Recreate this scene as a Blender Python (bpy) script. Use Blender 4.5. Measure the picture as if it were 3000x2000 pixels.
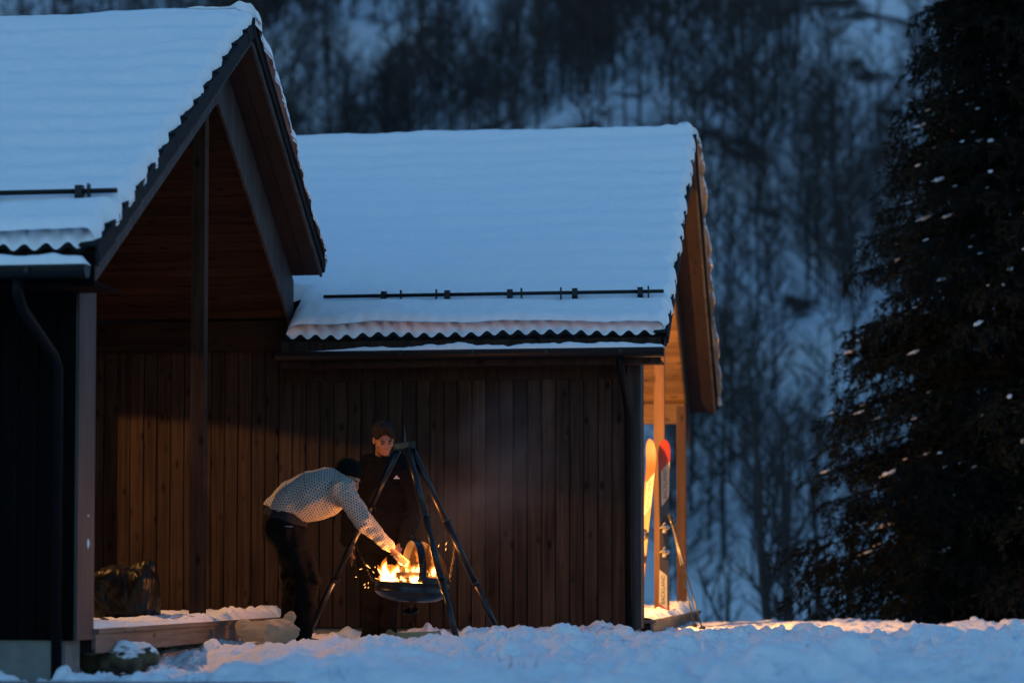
import bpy, math, random
import numpy as np
from mathutils import Vector, Matrix, Euler

for _o in list(bpy.data.objects):
    bpy.data.objects.remove(_o, do_unlink=True)
random.seed(7)
RNG = np.random.default_rng(11)
sc = bpy.context.scene
COL = sc.collection

# ------------------------------------------------------------------ camera
YAW, PITCH, FPX, SHIFT, CAMZ = math.radians(7.8), math.radians(2.8), 7083.0, 0.1179, 0.47
cam_d = bpy.data.cameras.new('camera')
cam = bpy.data.objects.new('camera', cam_d)
COL.objects.link(cam)
cam.location = (0, 0, CAMZ)
cam.rotation_euler = (math.radians(90) + PITCH, 0, YAW)
cam_d.lens = 85.0
cam_d.sensor_width = 36.0
cam_d.shift_y = SHIFT
cam_d.clip_start = 0.1
cam_d.clip_end = 2000
cam_d.dof.use_dof = True
cam_d.dof.focus_distance = 18.9
cam_d.dof.aperture_fstop = 1.3
sc.camera = cam

# ------------------------------------------------------------------ world, sun, exposure
SUN_EL, SUN_ROT = math.radians(4.0), math.radians(20)
world = bpy.data.worlds.new('World')
sc.world = world
world.use_nodes = True
wn = world.node_tree.nodes
wl = world.node_tree.links
bg = wn['Background']
sky = wn.new('ShaderNodeTexSky')
sky.sky_type = 'NISHITA'
sky.sun_disc = False
sky.sun_elevation = SUN_EL
sky.sun_rotation = SUN_ROT
sky.altitude = 300
sky.air_density = 1.0
sky.dust_density = 0.2
sky.ozone_density = 3.2
wl.new(sky.outputs[0], bg.inputs[0])
bg.inputs[1].default_value = 0.14
sun_d = bpy.data.lights.new('sun', 'SUN')
sun_d.energy = 0.02
sun_d.angle = math.radians(10)
sun_d.color = (0.55, 0.75, 1.0)
sun = bpy.data.objects.new('sun', sun_d)
COL.objects.link(sun)
sun.rotation_euler = (SUN_EL - math.pi / 2, 0, -SUN_ROT)

sc.view_settings.view_transform = 'Standard'
sc.view_settings.look = 'None'
sc.view_settings.exposure = 1.8
sc.view_settings.gamma = 1.0
sc.cycles.use_denoising = True
sc.cycles.max_bounces = 6
sc.cycles.diffuse_bounces = 3
sc.cycles.glossy_bounces = 2
sc.cycles.transparent_max_bounces = 8
sc.cycles.volume_bounces = 0
sc.cycles.sample_clamp_indirect = 4.0
sc.cycles.caustics_reflective = False
sc.cycles.caustics_refractive = False

# ------------------------------------------------------------------ helpers
_f = Vector((-math.sin(YAW) * math.cos(PITCH), math.cos(YAW) * math.cos(PITCH), math.sin(PITCH)))
_r = Vector((math.cos(YAW), math.sin(YAW), 0))
_u = _r.cross(_f)

def at(px, py, Y):
    """point of the place at depth Y that the survey of the photograph gives for a pixel"""
    d = _f + _r * ((px - 1500) / FPX) - _u * ((py - 1000 - SHIFT * 3000) / FPX)
    return Vector((0, 0, CAMZ)) + d * (Y / d.y)

WL = {}

def link(o, parent=None, loc=(0, 0, 0)):
    COL.objects.link(o)
    WL[o.name] = Vector(loc)
    if parent is not None:
        o.parent = parent
        o.location = Vector(loc) - WL[parent.name]
    else:
        o.location = loc
    return o

def tag(o, label=None, cat=None, group=None, kind=None):
    if label: o['label'] = label
    if cat: o['category'] = cat
    if group: o['group'] = group
    if kind: o['kind'] = kind
    return o

def thing(name, label, cat, loc=(0, 0, 0), group=None):
    o = bpy.data.objects.new(name, None)
    o.empty_display_size = 0.1
    link(o, None, loc)
    return tag(o, label, cat, group)

def mesh(name, verts, faces, mat, smooth=False, uv=None):
    me = bpy.data.meshes.new(name)
    verts = np.asarray(verts, dtype=np.float64).reshape(-1, 3)
    if isinstance(faces, np.ndarray) and faces.ndim == 2:
        k = faces.shape[1]
        nf = len(faces)
        me.vertices.add(len(verts))
        me.vertices.foreach_set('co', verts.ravel())
        me.loops.add(nf * k)
        me.loops.foreach_set('vertex_index', faces.astype(np.int32).ravel())
        me.polygons.add(nf)
        me.polygons.foreach_set('loop_start', np.arange(0, nf * k, k, dtype=np.int32))
        me.update(calc_edges=True)
    else:
        me.from_pydata([tuple(v) for v in verts], [], [tuple(int(i) for i in f) for f in faces])
    if smooth:
        me.polygons.foreach_set('use_smooth', np.ones(len(me.polygons), dtype=bool))
    if uv is not None:
        lay = me.uv_layers.new(name='UVMap')
        li = np.empty(len(me.loops), dtype=np.int32)
        me.loops.foreach_get('vertex_index', li)
        lay.data.foreach_set('uv', np.asarray(uv)[li].ravel())
    me.validate(clean_customdata=False)
    if mat is not None:
        me.materials.append(mat)
    return me

def obj(name, me, parent=None, loc=(0, 0, 0)):
    return link(bpy.data.objects.new(name, me), parent, loc)

class MB:
    """collects shapes for ONE mesh"""
    def __init__(s):
        s.v = []; s.f = []
    def add(s, v, f):
        n = len(s.v)
        s.v += [tuple(p) for p in v]
        s.f += [tuple(i + n for i in q) for q in f]
        return s
    def box(s, x0, x1, y0, y1, z0, z1):
        return s.add([(x0, y0, z0), (x1, y0, z0), (x1, y1, z0), (x0, y1, z0), (x0, y0, z1), (x1, y0, z1), (x1, y1, z1), (x0, y1, z1)],
                     [(0, 3, 2, 1), (4, 5, 6, 7), (0, 1, 5, 4), (1, 2, 6, 5), (2, 3, 7, 6), (3, 0, 4, 7)])
    def tube(s, pts, rad, n=8, caps=True, flat=None):
        pts = [Vector(p) for p in pts]
        if not hasattr(rad, '__len__'): rad = [rad] * len(pts)
        t0 = (pts[1] - pts[0]).normalized()
        ref = Vector((0, 0, 1)) if abs(t0.z) < 0.9 else Vector((0, 1, 0))
        a = t0.cross(ref).normalized()
        V = []; F = []
        for i, p in enumerate(pts):
            t = (pts[min(i + 1, len(pts) - 1)] - pts[max(i - 1, 0)])
            if t.length < 1e-9: t = t0
            t.normalize()
            a = (a - t * a.dot(t)).normalized()
            b = t.cross(a)
            for k in range(n):
                th = 2 * math.pi * k / n
                V.append(p + (a * math.cos(th) + b * math.sin(th)) * rad[i])
        for i in range(len(pts) - 1):
            for k in range(n):
                F.append((i * n + k, i * n + (k + 1) % n, (i + 1) * n + (k + 1) % n, (i + 1) * n + k))
        if caps:
            F.append(tuple(range(n - 1, -1, -1)))
            F.append(tuple((len(pts) - 1) * n + k for k in range(n)))
        return s.add(V, F)
    def prism(s, poly, axis, a0, a1):
        """poly: 2D outline in the two other axes (order y,z / x,z / x,y)"""
        n = len(poly)
        V = []
        for a in (a0, a1):
            for (p, q) in poly:
                V.append({'x': (a, p, q), 'y': (p, a, q), 'z': (p, q, a)}[axis])
        F = [tuple(range(n)), tuple(range(2 * n - 1, n - 1, -1))]
        for k in range(n):
            F.append((k, n + k, n + (k + 1) % n, (k + 1) % n))
        return s.add(V, F)
    def lathe(s, prof, c=(0, 0, 0), n=32):
        c = Vector(c)
        V = []; F = []
        for (r, z) in prof:
            for k in range(n):
                th = 2 * math.pi * k / n
                V.append(c + Vector((r * math.cos(th), r * math.sin(th), z)))
        for i in range(len(prof) - 1):
            for k in range(n):
                F.append((i * n + k, i * n + (k + 1) % n, (i + 1) * n + (k + 1) % n, (i + 1) * n + k))
        return s.add(V, F)
    def build(s, name, mat, parent=None, loc=(0, 0, 0), smooth=False):
        me = mesh(name, [tuple(Vector(v) - Vector(loc)) for v in s.v], s.f, mat, smooth)
        fix_normals(me)
        return obj(name, me, parent, loc)

import bmesh
def fix_normals(me):
    bm = bmesh.new(); bm.from_mesh(me)
    bmesh.ops.recalc_face_normals(bm, faces=bm.faces[:])
    bm.to_mesh(me); bm.free()

# --- numeric noise
def _hash(ix, iy, seed):
    h = (ix.astype(np.int64) * 374761393 + iy.astype(np.int64) * 668265263 + seed * 1442695041) & 0x7fffffff
    h = (h ^ (h >> 13)) * 1274126177 & 0x7fffffff
    return ((h ^ (h >> 16)) & 0xffff) / 65535.0

def vnoise(x, y, seed=0):
    ix = np.floor(x); iy = np.floor(y)
    fx = x - ix; fy = y - iy
    fx = fx * fx * fx * (fx * (fx * 6 - 15) + 10); fy = fy * fy * fy * (fy * (fy * 6 - 15) + 10)
    a = _hash(ix, iy, seed); b = _hash(ix + 1, iy, seed); c = _hash(ix, iy + 1, seed); d = _hash(ix + 1, iy + 1, seed)
    return (a + (b - a) * fx) * (1 - fy) + (c + (d - c) * fx) * fy - 0.5

def fbm(x, y, lam, octs=4, seed=0, gain=0.5):
    s = np.zeros_like(x); a = 1.0; k = 1.0 / lam
    for i in range(octs):
        c, sn = math.cos(0.7 * i + .3), math.sin(0.7 * i + .3)
        s += a * vnoise((x * c - y * sn) * k, (x * sn + y * c) * k, seed + i * 17)
        a *= gain; k *= 2.03
    return s

def sm(t):
    t = np.clip(t, 0, 1)
    return t * t * (3 - 2 * t)

def grid_faces(nu, nv):
    i = np.arange((nu - 1) * (nv - 1))
    r, c = i // (nv - 1), i % (nv - 1)
    a = r * nv + c
    return np.stack([a, a + nv, a + nv + 1, a + 1], 1)

# --- signed distance mesher (surface nets)
def surfnet(f, lo, hi, h):
    lo = np.asarray(lo, float); hi = np.asarray(hi, float)
    n = np.ceil((hi - lo) / h).astype(int) + 1
    ax = [lo[i] + h * np.arange(n[i]) for i in range(3)]
    F = np.empty(n)
    for i in range(n[0]):
        Y, Z = np.meshgrid(ax[1], ax[2], indexing='ij')
        P = np.stack([np.full(Y.size, ax[0][i]), Y.ravel(), Z.ravel()], 1)
        F[i] = f(P).reshape(n[1], n[2])
    S = F < 0
    c = [S[a:n[0] - 1 + a, b:n[1] - 1 + b, d:n[2] - 1 + d] for a in (0, 1) for b in (0, 1) for d in (0, 1)]
    tot = sum(x.astype(np.int8) for x in c)
    act = np.argwhere((tot > 0) & (tot < 8))
    idg = -np.ones(n - 1, dtype=np.int64)
    idg[act[:, 0], act[:, 1], act[:, 2]] = np.arange(len(act))
    acc = np.zeros((len(act), 3)); cnt = np.zeros(len(act))
    for a in (0, 1, 2):
        o1, o2 = [i for i in range(3) if i != a]
        for p in (0, 1):
            for q in (0, 1):
                s = act.copy(); s[:, o1] += p; s[:, o2] += q
                e = s.copy(); e[:, a] += 1
                f0 = F[s[:, 0], s[:, 1], s[:, 2]]; f1 = F[e[:, 0], e[:, 1], e[:, 2]]
                m = (f0 < 0) != (f1 < 0)
                t = np.where(m, f0 / np.where(m, f0 - f1, 1), 0)
                pt = s.astype(float); pt[:, a] += t
                acc[m] += pt[m]; cnt[m] += 1
    V = lo + h * acc / cnt[:, None]
    quads = []
    for a in (0, 1, 2):
        o1, o2 = [(1, 2), (2, 0), (0, 1)][a]
        sl0 = [slice(None)] * 3; sl1 = [slice(None)] * 3
        sl0[a] = slice(0, n[a] - 1); sl1[a] = slice(1, n[a])
        A = S[tuple(sl0)]; B = S[tuple(sl1)]
        e = np.argwhere(A != B)
        e = e[(e[:, o1] >= 1) & (e[:, o2] >= 1) & (e[:, o1] < n[o1] - 1) & (e[:, o2] < n[o2] - 1)]
        q = []
        for (p, r) in ((-1, -1), (0, -1), (0, 0), (-1, 0)):
            g = e.copy(); g[:, o1] += p; g[:, o2] += r
            q.append(idg[g[:, 0], g[:, 1], g[:, 2]])
        q = np.stack(q, 1)
        fl = A[e[:, 0], e[:, 1], e[:, 2]]
        q[~fl] = q[~fl][:, ::-1]
        quads.append(q)
    return V, np.concatenate(quads)

def seg(P, a, b, ra, rb, flat=None):
    a = np.asarray(a, float); b = np.asarray(b, float)
    ab = b - a
    L = ab @ ab
    t = np.clip((P - a) @ ab / max(L, 1e-12), 0, 1)
    d = P - a - t[:, None] * ab
    if flat is not None:
        nrm, k = np.asarray(flat[0], float), flat[1]
        nrm = nrm / np.linalg.norm(nrm)
        d = d + np.outer(d @ nrm, nrm) * (k - 1)
    return np.sqrt((d * d).sum(1)) - (ra + (rb - ra) * t)

def ell(P, c, r, rot=None):
    d = P - np.asarray(c, float)
    if rot is not None: d = d @ np.asarray(rot)
    r = np.asarray(r, float)
    k0 = np.sqrt(((d / r) ** 2).sum(1)); k1 = np.sqrt(((d / r ** 2) ** 2).sum(1))
    return k0 * (k0 - 1) / np.maximum(k1, 1e-9)

def smin(a, b, k):
    h = np.clip(0.5 + 0.5 * (b - a) / k, 0, 1)
    return b + (a - b) * h - k * h * (1 - h)

def smax(a, b, k):
    return -smin(-a, -b, k)

def wob(P, lam, seed=0):
    """cheap 3D wobble noise, about -1..1"""
    r = np.random.default_rng(seed)
    s = np.zeros(len(P))
    for i in range(5):
        d = r.normal(size=3); d /= np.linalg.norm(d)
        k = 2 * math.pi / lam * (0.7 + 0.7 * r.random())
        e = r.normal(size=3); e /= np.linalg.norm(e)
        s += np.sin(P @ d * k + 1.6 * np.sin(P @ e * k * 0.7 + r.random() * 6) + r.random() * 6)
    return s / 3.0

# ------------------------------------------------------------------ materials
def newmat(name):
    m = bpy.data.materials.new(name)
    m.use_nodes = True
    nt = m.node_tree
    return m, nt, nt.nodes['Principled BSDF']

def N(nt, kind, **kw):
    n = nt.nodes.new('ShaderNode' + kind)
    for k, v in kw.items():
        if k.startswith('i_'):
            n.inputs[int(k[2:])].default_value = v
        elif isinstance(getattr(type(n), k, None), property) or hasattr(n, k):
            setattr(n, k, v)
    return n

def L(nt, a, b):
    nt.links.new(a, b)

def ramp(nt, src, stops):
    r = nt.nodes.new('ShaderNodeValToRGB')
    el = r.color_ramp.elements
    while len(el) < len(stops): el.new(0.5)
    for e, (p, c) in zip(el, stops):
        e.position = p
        e.color = (c[0], c[1], c[2], 1) if hasattr(c, '__len__') else (c, c, c, 1)
    L(nt, src, r.inputs[0])
    return r

def plain(name, col, rough=0.6, metal=0.0, var=0.15, scale=8.0, bump=0.0, spec=0.5, bscale=60.0):
    m, nt, b = newmat(name)
    tc = N(nt, 'TexCoord')
    no = N(nt, 'TexNoise'); no.inputs['Scale'].default_value = scale; no.inputs['Detail'].default_value = 6
    L(nt, tc.outputs['Object'], no.inputs['Vector'])
    c1 = [max(0, x * (1 - var)) for x in col]; c2 = [min(1, x * (1 + var)) for x in col]
    r = ramp(nt, no.outputs['Fac'], [(0.3, c1), (0.7, c2)])
    L(nt, r.outputs[0], b.inputs['Base Color'])
    b.inputs['Roughness'].default_value = rough
    b.inputs['Metallic'].default_value = metal
    b.inputs['Specular IOR Level'].default_value = spec
    if bump:
        n2 = N(nt, 'TexNoise'); n2.inputs['Scale'].default_value = bscale; n2.inputs['Detail'].default_value = 5
        L(nt, tc.outputs['Object'], n2.inputs['Vector'])
        bp = N(nt, 'Bump'); bp.inputs['Strength'].default_value = 1.0; bp.inputs['Distance'].default_value = bump
        L(nt, n2.outputs['Fac'], bp.inputs['Height']); L(nt, bp.outputs[0], b.inputs['Normal'])
    return m

def wood(name, dark, light, axis='z', rough=0.7, knots=True, objrand=0.35, spec=0.3):
    """stained timber: long grain, knots, each board its own tone"""
    m, nt, b = newmat(name)
    tc = N(nt, 'TexCoord'); oi = N(nt, 'ObjectInfo')
    ge = N(nt, 'NewGeometry')
    off = N(nt, 'VectorMath', operation='SCALE'); off.inputs['Scale'].default_value = 37.0
    cmb = N(nt, 'CombineXYZ')
    for i in range(3): L(nt, oi.outputs['Random'], cmb.inputs[i])
    L(nt, cmb.outputs[0], off.inputs[0])
    add = N(nt, 'VectorMath', operation='ADD')
    L(nt, tc.outputs['Object'], add.inputs[0]); L(nt, off.outputs[0], add.inputs[1])
    mp = N(nt, 'Mapping')
    st = {'x': (1.2, 30, 30), 'y': (30, 1.2, 30), 'z': (30, 30, 1.2)}[axis]
    mp.inputs['Scale'].default_value = st
    L(nt, add.outputs[0], mp.inputs['Vector'])
    n1 = N(nt, 'TexNoise'); n1.inputs['Scale'].default_value = 1.0; n1.inputs['Detail'].default_value = 8; n1.inputs['Distortion'].default_value = 0.6
    L(nt, mp.outputs[0], n1.inputs['Vector'])
    r = ramp(nt, n1.outputs['Fac'], [(0.28, dark), (0.72, light)])
    col = r.outputs[0]
    if knots:
        mk = N(nt, 'Mapping')
        mk.inputs['Scale'].default_value = {'x': (4.2, 9, 9), 'y': (9, 4.2, 9), 'z': (9, 9, 4.2)}[axis]
        L(nt, add.outputs[0], mk.inputs['Vector'])
        vo = N(nt, 'TexVoronoi'); vo.inputs['Scale'].default_value = 1.0
        L(nt, mk.outputs[0], vo.inputs['Vector'])
        rk = ramp(nt, vo.outputs['Distance'], [(0.06, 0.05), (0.15, 0.5), (0.24, 1.0)])
        mx = N(nt, 'MixRGB', blend_type='MULTIPLY'); mx.inputs[0].default_value = 0.9
        L(nt, col, mx.inputs[1]); L(nt, rk.outputs[0], mx.inputs[2]); col = mx.outputs[0]
    # blotchy weathering
    n3 = N(nt, 'TexNoise'); n3.inputs['Scale'].default_value = 1.7; n3.inputs['Detail'].default_value = 5
    L(nt, add.outputs[0], n3.inputs['Vector'])
    r3 = ramp(nt, n3.outputs['Fac'], [(0.3, 0.62), (0.7, 1.2)])
    m3 = N(nt, 'MixRGB', blend_type='MULTIPLY'); m3.inputs[0].default_value = 0.8
    L(nt, col, m3.inputs[1]); L(nt, r3.outputs[0], m3.inputs[2])
    # tone of each board
    mr = N(nt, 'MapRange'); mr.inputs['To Min'].default_value = 1 - objrand; mr.inputs['To Max'].default_value = 1 + objrand
    L(nt, oi.outputs['Random'], mr.inputs['Value'])
    m4 = N(nt, 'VectorMath', operation='SCALE')
    L(nt, m3.outputs[0], m4.inputs[0]); L(nt, mr.outputs[0], m4.inputs['Scale'])
    L(nt, m4.outputs[0], b.inputs['Base Color'])
    b.inputs['Roughness'].default_value = rough
    b.inputs['Specular IOR Level'].default_value = spec
    bp = N(nt, 'Bump'); bp.inputs['Strength'].default_value = 0.6; bp.inputs['Distance'].default_value = 0.003
    L(nt, n1.outputs['Fac'], bp.inputs['Height']); L(nt, bp.outputs[0], b.inputs['Normal'])
    return m

def snowmat(name, fine=140.0, bump=0.010, col=(0.86, 0.87, 0.89), mid=22):
    m, nt, b = newmat(name)
    tc = N(nt, 'TexCoord')
    n1 = N(nt, 'TexNoise'); n1.inputs['Scale'].default_value = fine; n1.inputs['Detail'].default_value = 5
    n2 = N(nt, 'TexNoise'); n2.inputs['Scale'].default_value = mid; n2.inputs['Detail'].default_value = 5
    L(nt, tc.outputs['Object'], n1.inputs['Vector']); L(nt, tc.outputs['Object'], n2.inputs['Vector'])
    a = N(nt, 'Math', operation='MULTIPLY_ADD'); a.inputs[1].default_value = 0.35
    L(nt, n1.outputs['Fac'], a.inputs[0]); L(nt, n2.outputs['Fac'], a.inputs[2])
    bp = N(nt, 'Bump'); bp.inputs['Strength'].default_value = 0.8; bp.inputs['Distance'].default_value = bump
    L(nt, a.outputs[0], bp.inputs['Height']); L(nt, bp.outputs[0], b.inputs['Normal'])
    r = ramp(nt, n2.outputs['Fac'], [(0.25, [c * 0.95 for c in col]), (0.75, col)])
    L(nt, r.outputs[0], b.inputs['Base Color'])
    b.inputs['Roughness'].default_value = 0.75
    b.inputs['Specular IOR Level'].default_value = 0.2
    return m

M = {}
M['snow'] = snowmat('snow', fine=120.0, bump=0.020, mid=40)
M['roof_snow'] = snowmat('roof_snow', fine=200, bump=0.003)
M['board'] = wood('dark_brown_board', (0.0185, 0.0113, 0.0081), (0.056, 0.0340, 0.0235), 'z', rough=0.85, knots=True, objrand=0.2, spec=0.12)
M['black_board'] = wood('black_stained_board', (0.0012, 0.0013, 0.0014), (0.0045, 0.0045, 0.0048), 'z', rough=0.9, objrand=0.25, spec=0.05)
M['plank'] = wood('lamplit_plank', (0.17, 0.088, 0.035), (0.34, 0.185, 0.078), 'x', objrand=0.25)  # ceiling plank lightened, golden lamp light of the far porch painted in
M['plank_shaded'] = wood('shaded_reddish_plank', (0.016, 0.0085, 0.005), (0.040, 0.021, 0.012), 'x', objrand=0.25, spec=0.1)  # same ceiling plank darkened, dimness of the near porch painted in
M['barge'] = wood('dark_barge_timber', (0.035, 0.032, 0.032), (0.085, 0.08, 0.08), 'y', knots=False, objrand=0.15, spec=0.1)
M['plank_y'] = wood('soffit_board', (0.014, 0.0075, 0.0055), (0.030, 0.016, 0.0115), 'y', objrand=0.15)
M['post'] = wood('post_timber', (0.06, 0.028, 0.015), (0.12, 0.06, 0.035), 'z', objrand=0.15)
M['post_shaded'] = wood('shaded_post_timber', (0.026, 0.013, 0.009), (0.062, 0.030, 0.019), 'z', objrand=0.15, spec=0.1)  # copy of the post timber with the near porch's shade in its colour
M['grey_wood'] = wood('weathered_grey_wood', (0.022, 0.018, 0.018), (0.058, 0.047, 0.046), 'z', knots=False, objrand=0.2)
M['grey_wood_y'] = wood('weathered_grey_wood_y', (0.08, 0.062, 0.052), (0.19, 0.15, 0.125), 'y', knots=True, objrand=0.1)
M['backing'] = plain('dark_backing', (0.012, 0.009, 0.008), 0.9)
M['tile'] = plain('dark_roof_tile', (0.010, 0.0125, 0.015), 0.85, spec=0.15, var=0.3, scale=14, bump=0.001)
M['black_metal'] = plain('black_coated_metal', (0.005, 0.0055, 0.0065), 0.35, var=0.2, spec=0.22)
M['pipe'] = plain('black_pipe', (0.004, 0.004, 0.0045), 0.5, var=0.2, spec=0.10)
M['concrete'] = plain('concrete', (0.15, 0.145, 0.13), 0.9, var=0.3, scale=5, bump=0.002)
M['rock'] = plain('rock', (0.12, 0.105, 0.085), 0.9, var=0.5, scale=9, bump=0.01, bscale=25)
# ------------------------------------------------------------------ terrain
def hill_z(X, Y):
    X = np.asarray(X, float); Y = np.asarray(Y, float)
    z = np.full_like(X, -0.45)
    z = z - 3.6 * sm((Y - 25.0) / 26.0)
    t = np.clip(Y - 74, 0, None)
    z = z + 0.43 * t * sm(t / 14.0)
    amp = sm((Y - 40) / 50)
    z = z + amp * (fbm(X, Y, 26, 4, 3) * 7.0 + fbm(X, Y, 6, 3, 9) * 1.6)
    # two shelves and gullies on the slope
    z = z + amp * 0.9 * np.sin(Y * 0.13 + 1.5 * np.sin(X * 0.05))
    return z

nx, ny = 150, 330
gx = np.linspace(-170, 110, nx)
gy = np.concatenate([np.linspace(-120, 24, 50), np.linspace(25, 320, ny - 50)])
GX, GY = np.meshgrid(gx, gy, indexing='ij')
GZ = hill_z(GX, GY)
m, nt, b = newmat('hillside_snow')
tc = N(nt, 'TexCoord')
n1 = N(nt, 'TexNoise'); n1.inputs['Scale'].default_value = 0.16; n1.inputs['Detail'].default_value = 8; n1.inputs['Roughness'].default_value = 0.62
L(nt, tc.outputs['Object'], n1.inputs['Vector'])
sep = N(nt, 'SeparateXYZ'); L(nt, tc.outputs['Object'], sep.inputs[0])
mr = N(nt, 'MapRange'); mr.inputs['From Min'].default_value = 60; mr.inputs['From Max'].default_value = 90
mr.inputs['To Min'].default_value = 0.0; mr.inputs['To Max'].default_value = 1.0
L(nt, sep.outputs['Y'], mr.inputs['Value'])
rr = ramp(nt, n1.outputs['Fac'], [(0.55, 0.0), (0.62, 1.0)])
mu = N(nt, 'Math', operation='MULTIPLY'); L(nt, rr.outputs[0], mu.inputs[0]); L(nt, mr.outputs[0], mu.inputs[1])
mx = N(nt, 'MixRGB'); mx.inputs[1].default_value = (0.60, 0.63, 0.67, 1); mx.inputs[2].default_value = (0.045, 0.04, 0.035, 1)
L(nt, mu.outputs[0], mx.inputs[0]); L(nt, mx.outputs[0], b.inputs['Base Color'])
b.inputs['Roughness'].default_value = 0.9
b.inputs['Specular IOR Level'].default_value = 0.1
hill = obj('hillside', mesh('hillside', np.stack([GX, GY, GZ], -1), grid_faces(nx, ny), m, True))
tag(hill, 'steep snow covered hillside rising behind the cabins', None, None, 'structure')

def ground_base(X, Y):
    z = np.full_like(X, -0.035)
    z -= 0.17 * sm((-2.4 - X) / 2.0) * sm((17.6 - Y) / 2.0)
    z += 0.075 * np.exp(-((Y - 16.3) / 0.9) ** 2) * sm((X + 4.6) / 0.8)
    z += 0.05 * np.exp(-((Y - 13.0) / 1.1) ** 2) * sm((X + 4.3) / 2.2)
    z -= 0.05 * np.exp(-((Y - 18.7) / 0.8) ** 2) * sm((X + 4.6) / 0.8) * sm((-1.2 - X) / 1.0)
    z += 0.10 * np.exp(-((X + 0.45) / 0.9) ** 2 - ((Y - 17.6) / 0.8) ** 2)
    z += 0.05 * sm((Y - 21) / 3.5)
    z -= 0.25 * sm((Y - 25.6) / 2.6)
    return z

x0, x1, y0, y1, hx, hs = -9.0, 3.4, 10.2, 28.6, 0.0215, 0.038
gx = np.arange(x0, x1, hx); gy = np.concatenate([np.arange(y0, 21.5, hs), np.arange(21.5, y1, 0.06)])
GX, GY = np.meshgrid(gx, gy, indexing='ij')
Z = ground_base(GX, GY)
flat = sm((GY - 21) / 3) * 0.45
rough = np.clip(0.35 + 1.3 * (fbm(GX, GY, 2.2, 2, 21) + 0.35), 0.25, 1.15)
wx = GX + 0.22 * fbm(GX, GY, 0.7, 3, 101); wy = GY + 0.22 * fbm(GX, GY, 0.7, 3, 102)
bil = np.abs(fbm(wx, wy, 0.62, 2, 5)) * 2.0 + 0.55 * np.abs(fbm(wx, wy, 0.27, 2, 6)) * 2.0
small = np.abs(fbm(GX + 0.05 * fbm(GX, GY, .2, 2, 103), GY + 0.05 * fbm(GX, GY, .2, 2, 104), 0.11, 3, 8, 0.6))
Z += rough * (0.075 * fbm(GX, GY, 0.95, 3, 2) + 0.085 * (bil - 0.45) + 0.05 * small) * (1 - flat)
# footprints
def stamp(cx, cy, rx, ry, fn):
    i0, i1 = np.searchsorted(gx, (cx - rx * 1.6, cx + rx * 1.6))
    j0, j1 = np.searchsorted(gy, (cy - ry * 1.6, cy + ry * 1.6))
    if i1 <= i0 or j1 <= j0: return
    s = (slice(i0, i1), slice(j0, j1))
    d = np.sqrt(((GX[s] - cx) / rx) ** 2 + ((GY[s] - cy) / ry) ** 2)
    Z[s] += fn(d, GX[s], GY[s])
for k in range(170):
    cx, cy = RNG.uniform(-6.5, 2.0), RNG.uniform(11, 24)
    dep = RNG.uniform(0.03, 0.085)
    stamp(cx, cy, RNG.uniform(0.09, 0.15), RNG.uniform(0.12, 0.2), lambda d, a, b: -dep * (1 - sm((d - 0.55) / 0.4)) + 0.35 * dep * np.exp(-((d - 1.12) / 0.2) ** 2))
for k in range(9000):
    cx, cy = RNG.uniform(-7.5, 2.6), RNG.uniform(10.6, 25.6)
    if fbm(np.array([cx]), np.array([cy]), 1.3, 2, 31)[0] < RNG.uniform(-0.35, 0.3): continue
    r = min(0.016 * RNG.pareto(2.0) + 0.02, 0.085) * (0.6 if cy > 21 else 1)
    hh = r * RNG.uniform(0.25, 0.8)
    sd = int(RNG.integers(1000))
    stamp(cx, cy, r * RNG.uniform(.8, 1.3), r * RNG.uniform(.8, 1.3), lambda d, a, b: hh * np.sqrt(np.clip(1.0 - np.maximum(d + 0.7 * fbm(a, b, 0.06, 3, sd, .6), 0) ** 2, 0, 1)))
edge = np.minimum.reduce([GX - x0, x1 - GX, GY - y0 + 0.0, y1 - GY])
Z = -0.5 + (Z + 0.5) * sm(edge / 0.9)
GXS, GYS, GROUND_Z = gx, gy, Z
def ground_at(X, Y):
    i = min(np.searchsorted(GXS, X), len(GXS) - 1); j = min(np.searchsorted(GYS, Y), len(GYS) - 1)
    return float(GROUND_Z[i, j])
ground = obj('ground', mesh('ground', np.stack([GX, GY, Z], -1), grid_faces(len(gx), len(gy)), M['snow'], True))
tag(ground, 'trampled lumpy snow in front of the cabins', None, None, 'structure')

# ------------------------------------------------------------------ cabin building kit
def board_mesh(name, w, t, h, mat, c=0.006):
    """upright board standing on z=0, front face towards -y, chamfered"""
    w2 = w / 2
    prof = [(-w2, 0), (-w2, -t + c), (-w2 + c, -t), (w2 - c, -t), (w2, -t + c), (w2, 0)]
    mb = MB(); mb.prism(prof, 'z', 0, h)
    me = mesh(name, mb.v, mb.f, mat); fix_normals(me)
    return me

def slab(mb, P, side, s0, s1, n0, n1, xa, xb):
    """box lying on a roof slope. P: roof parameters; s along the slope from the eave (near) or the ridge (far)"""
    V = []
    for x in (xa, xb):
        for (s, n) in ((s0, n0), (s1, n0), (s1, n1), (s0, n1)):
            V.append((x,) + slope_pt(P, side, s, n))
    mb.add(V, [(0, 1, 2, 3), (7, 6, 5, 4), (0, 4, 5, 1), (1, 5, 6, 2), (2, 6, 7, 3), (3, 7, 4, 0)])

def slope_pt(P, side, s, n):
    c, sn = P['c'], P['sn']
    if side == 'near':
        return (P['Ye'] + s * c - n * sn, P['ze'] + s * sn + n * c)
    return (P['Yr'] + s * c + n * sn, P['zr'] - s * sn + n * c)

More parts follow.
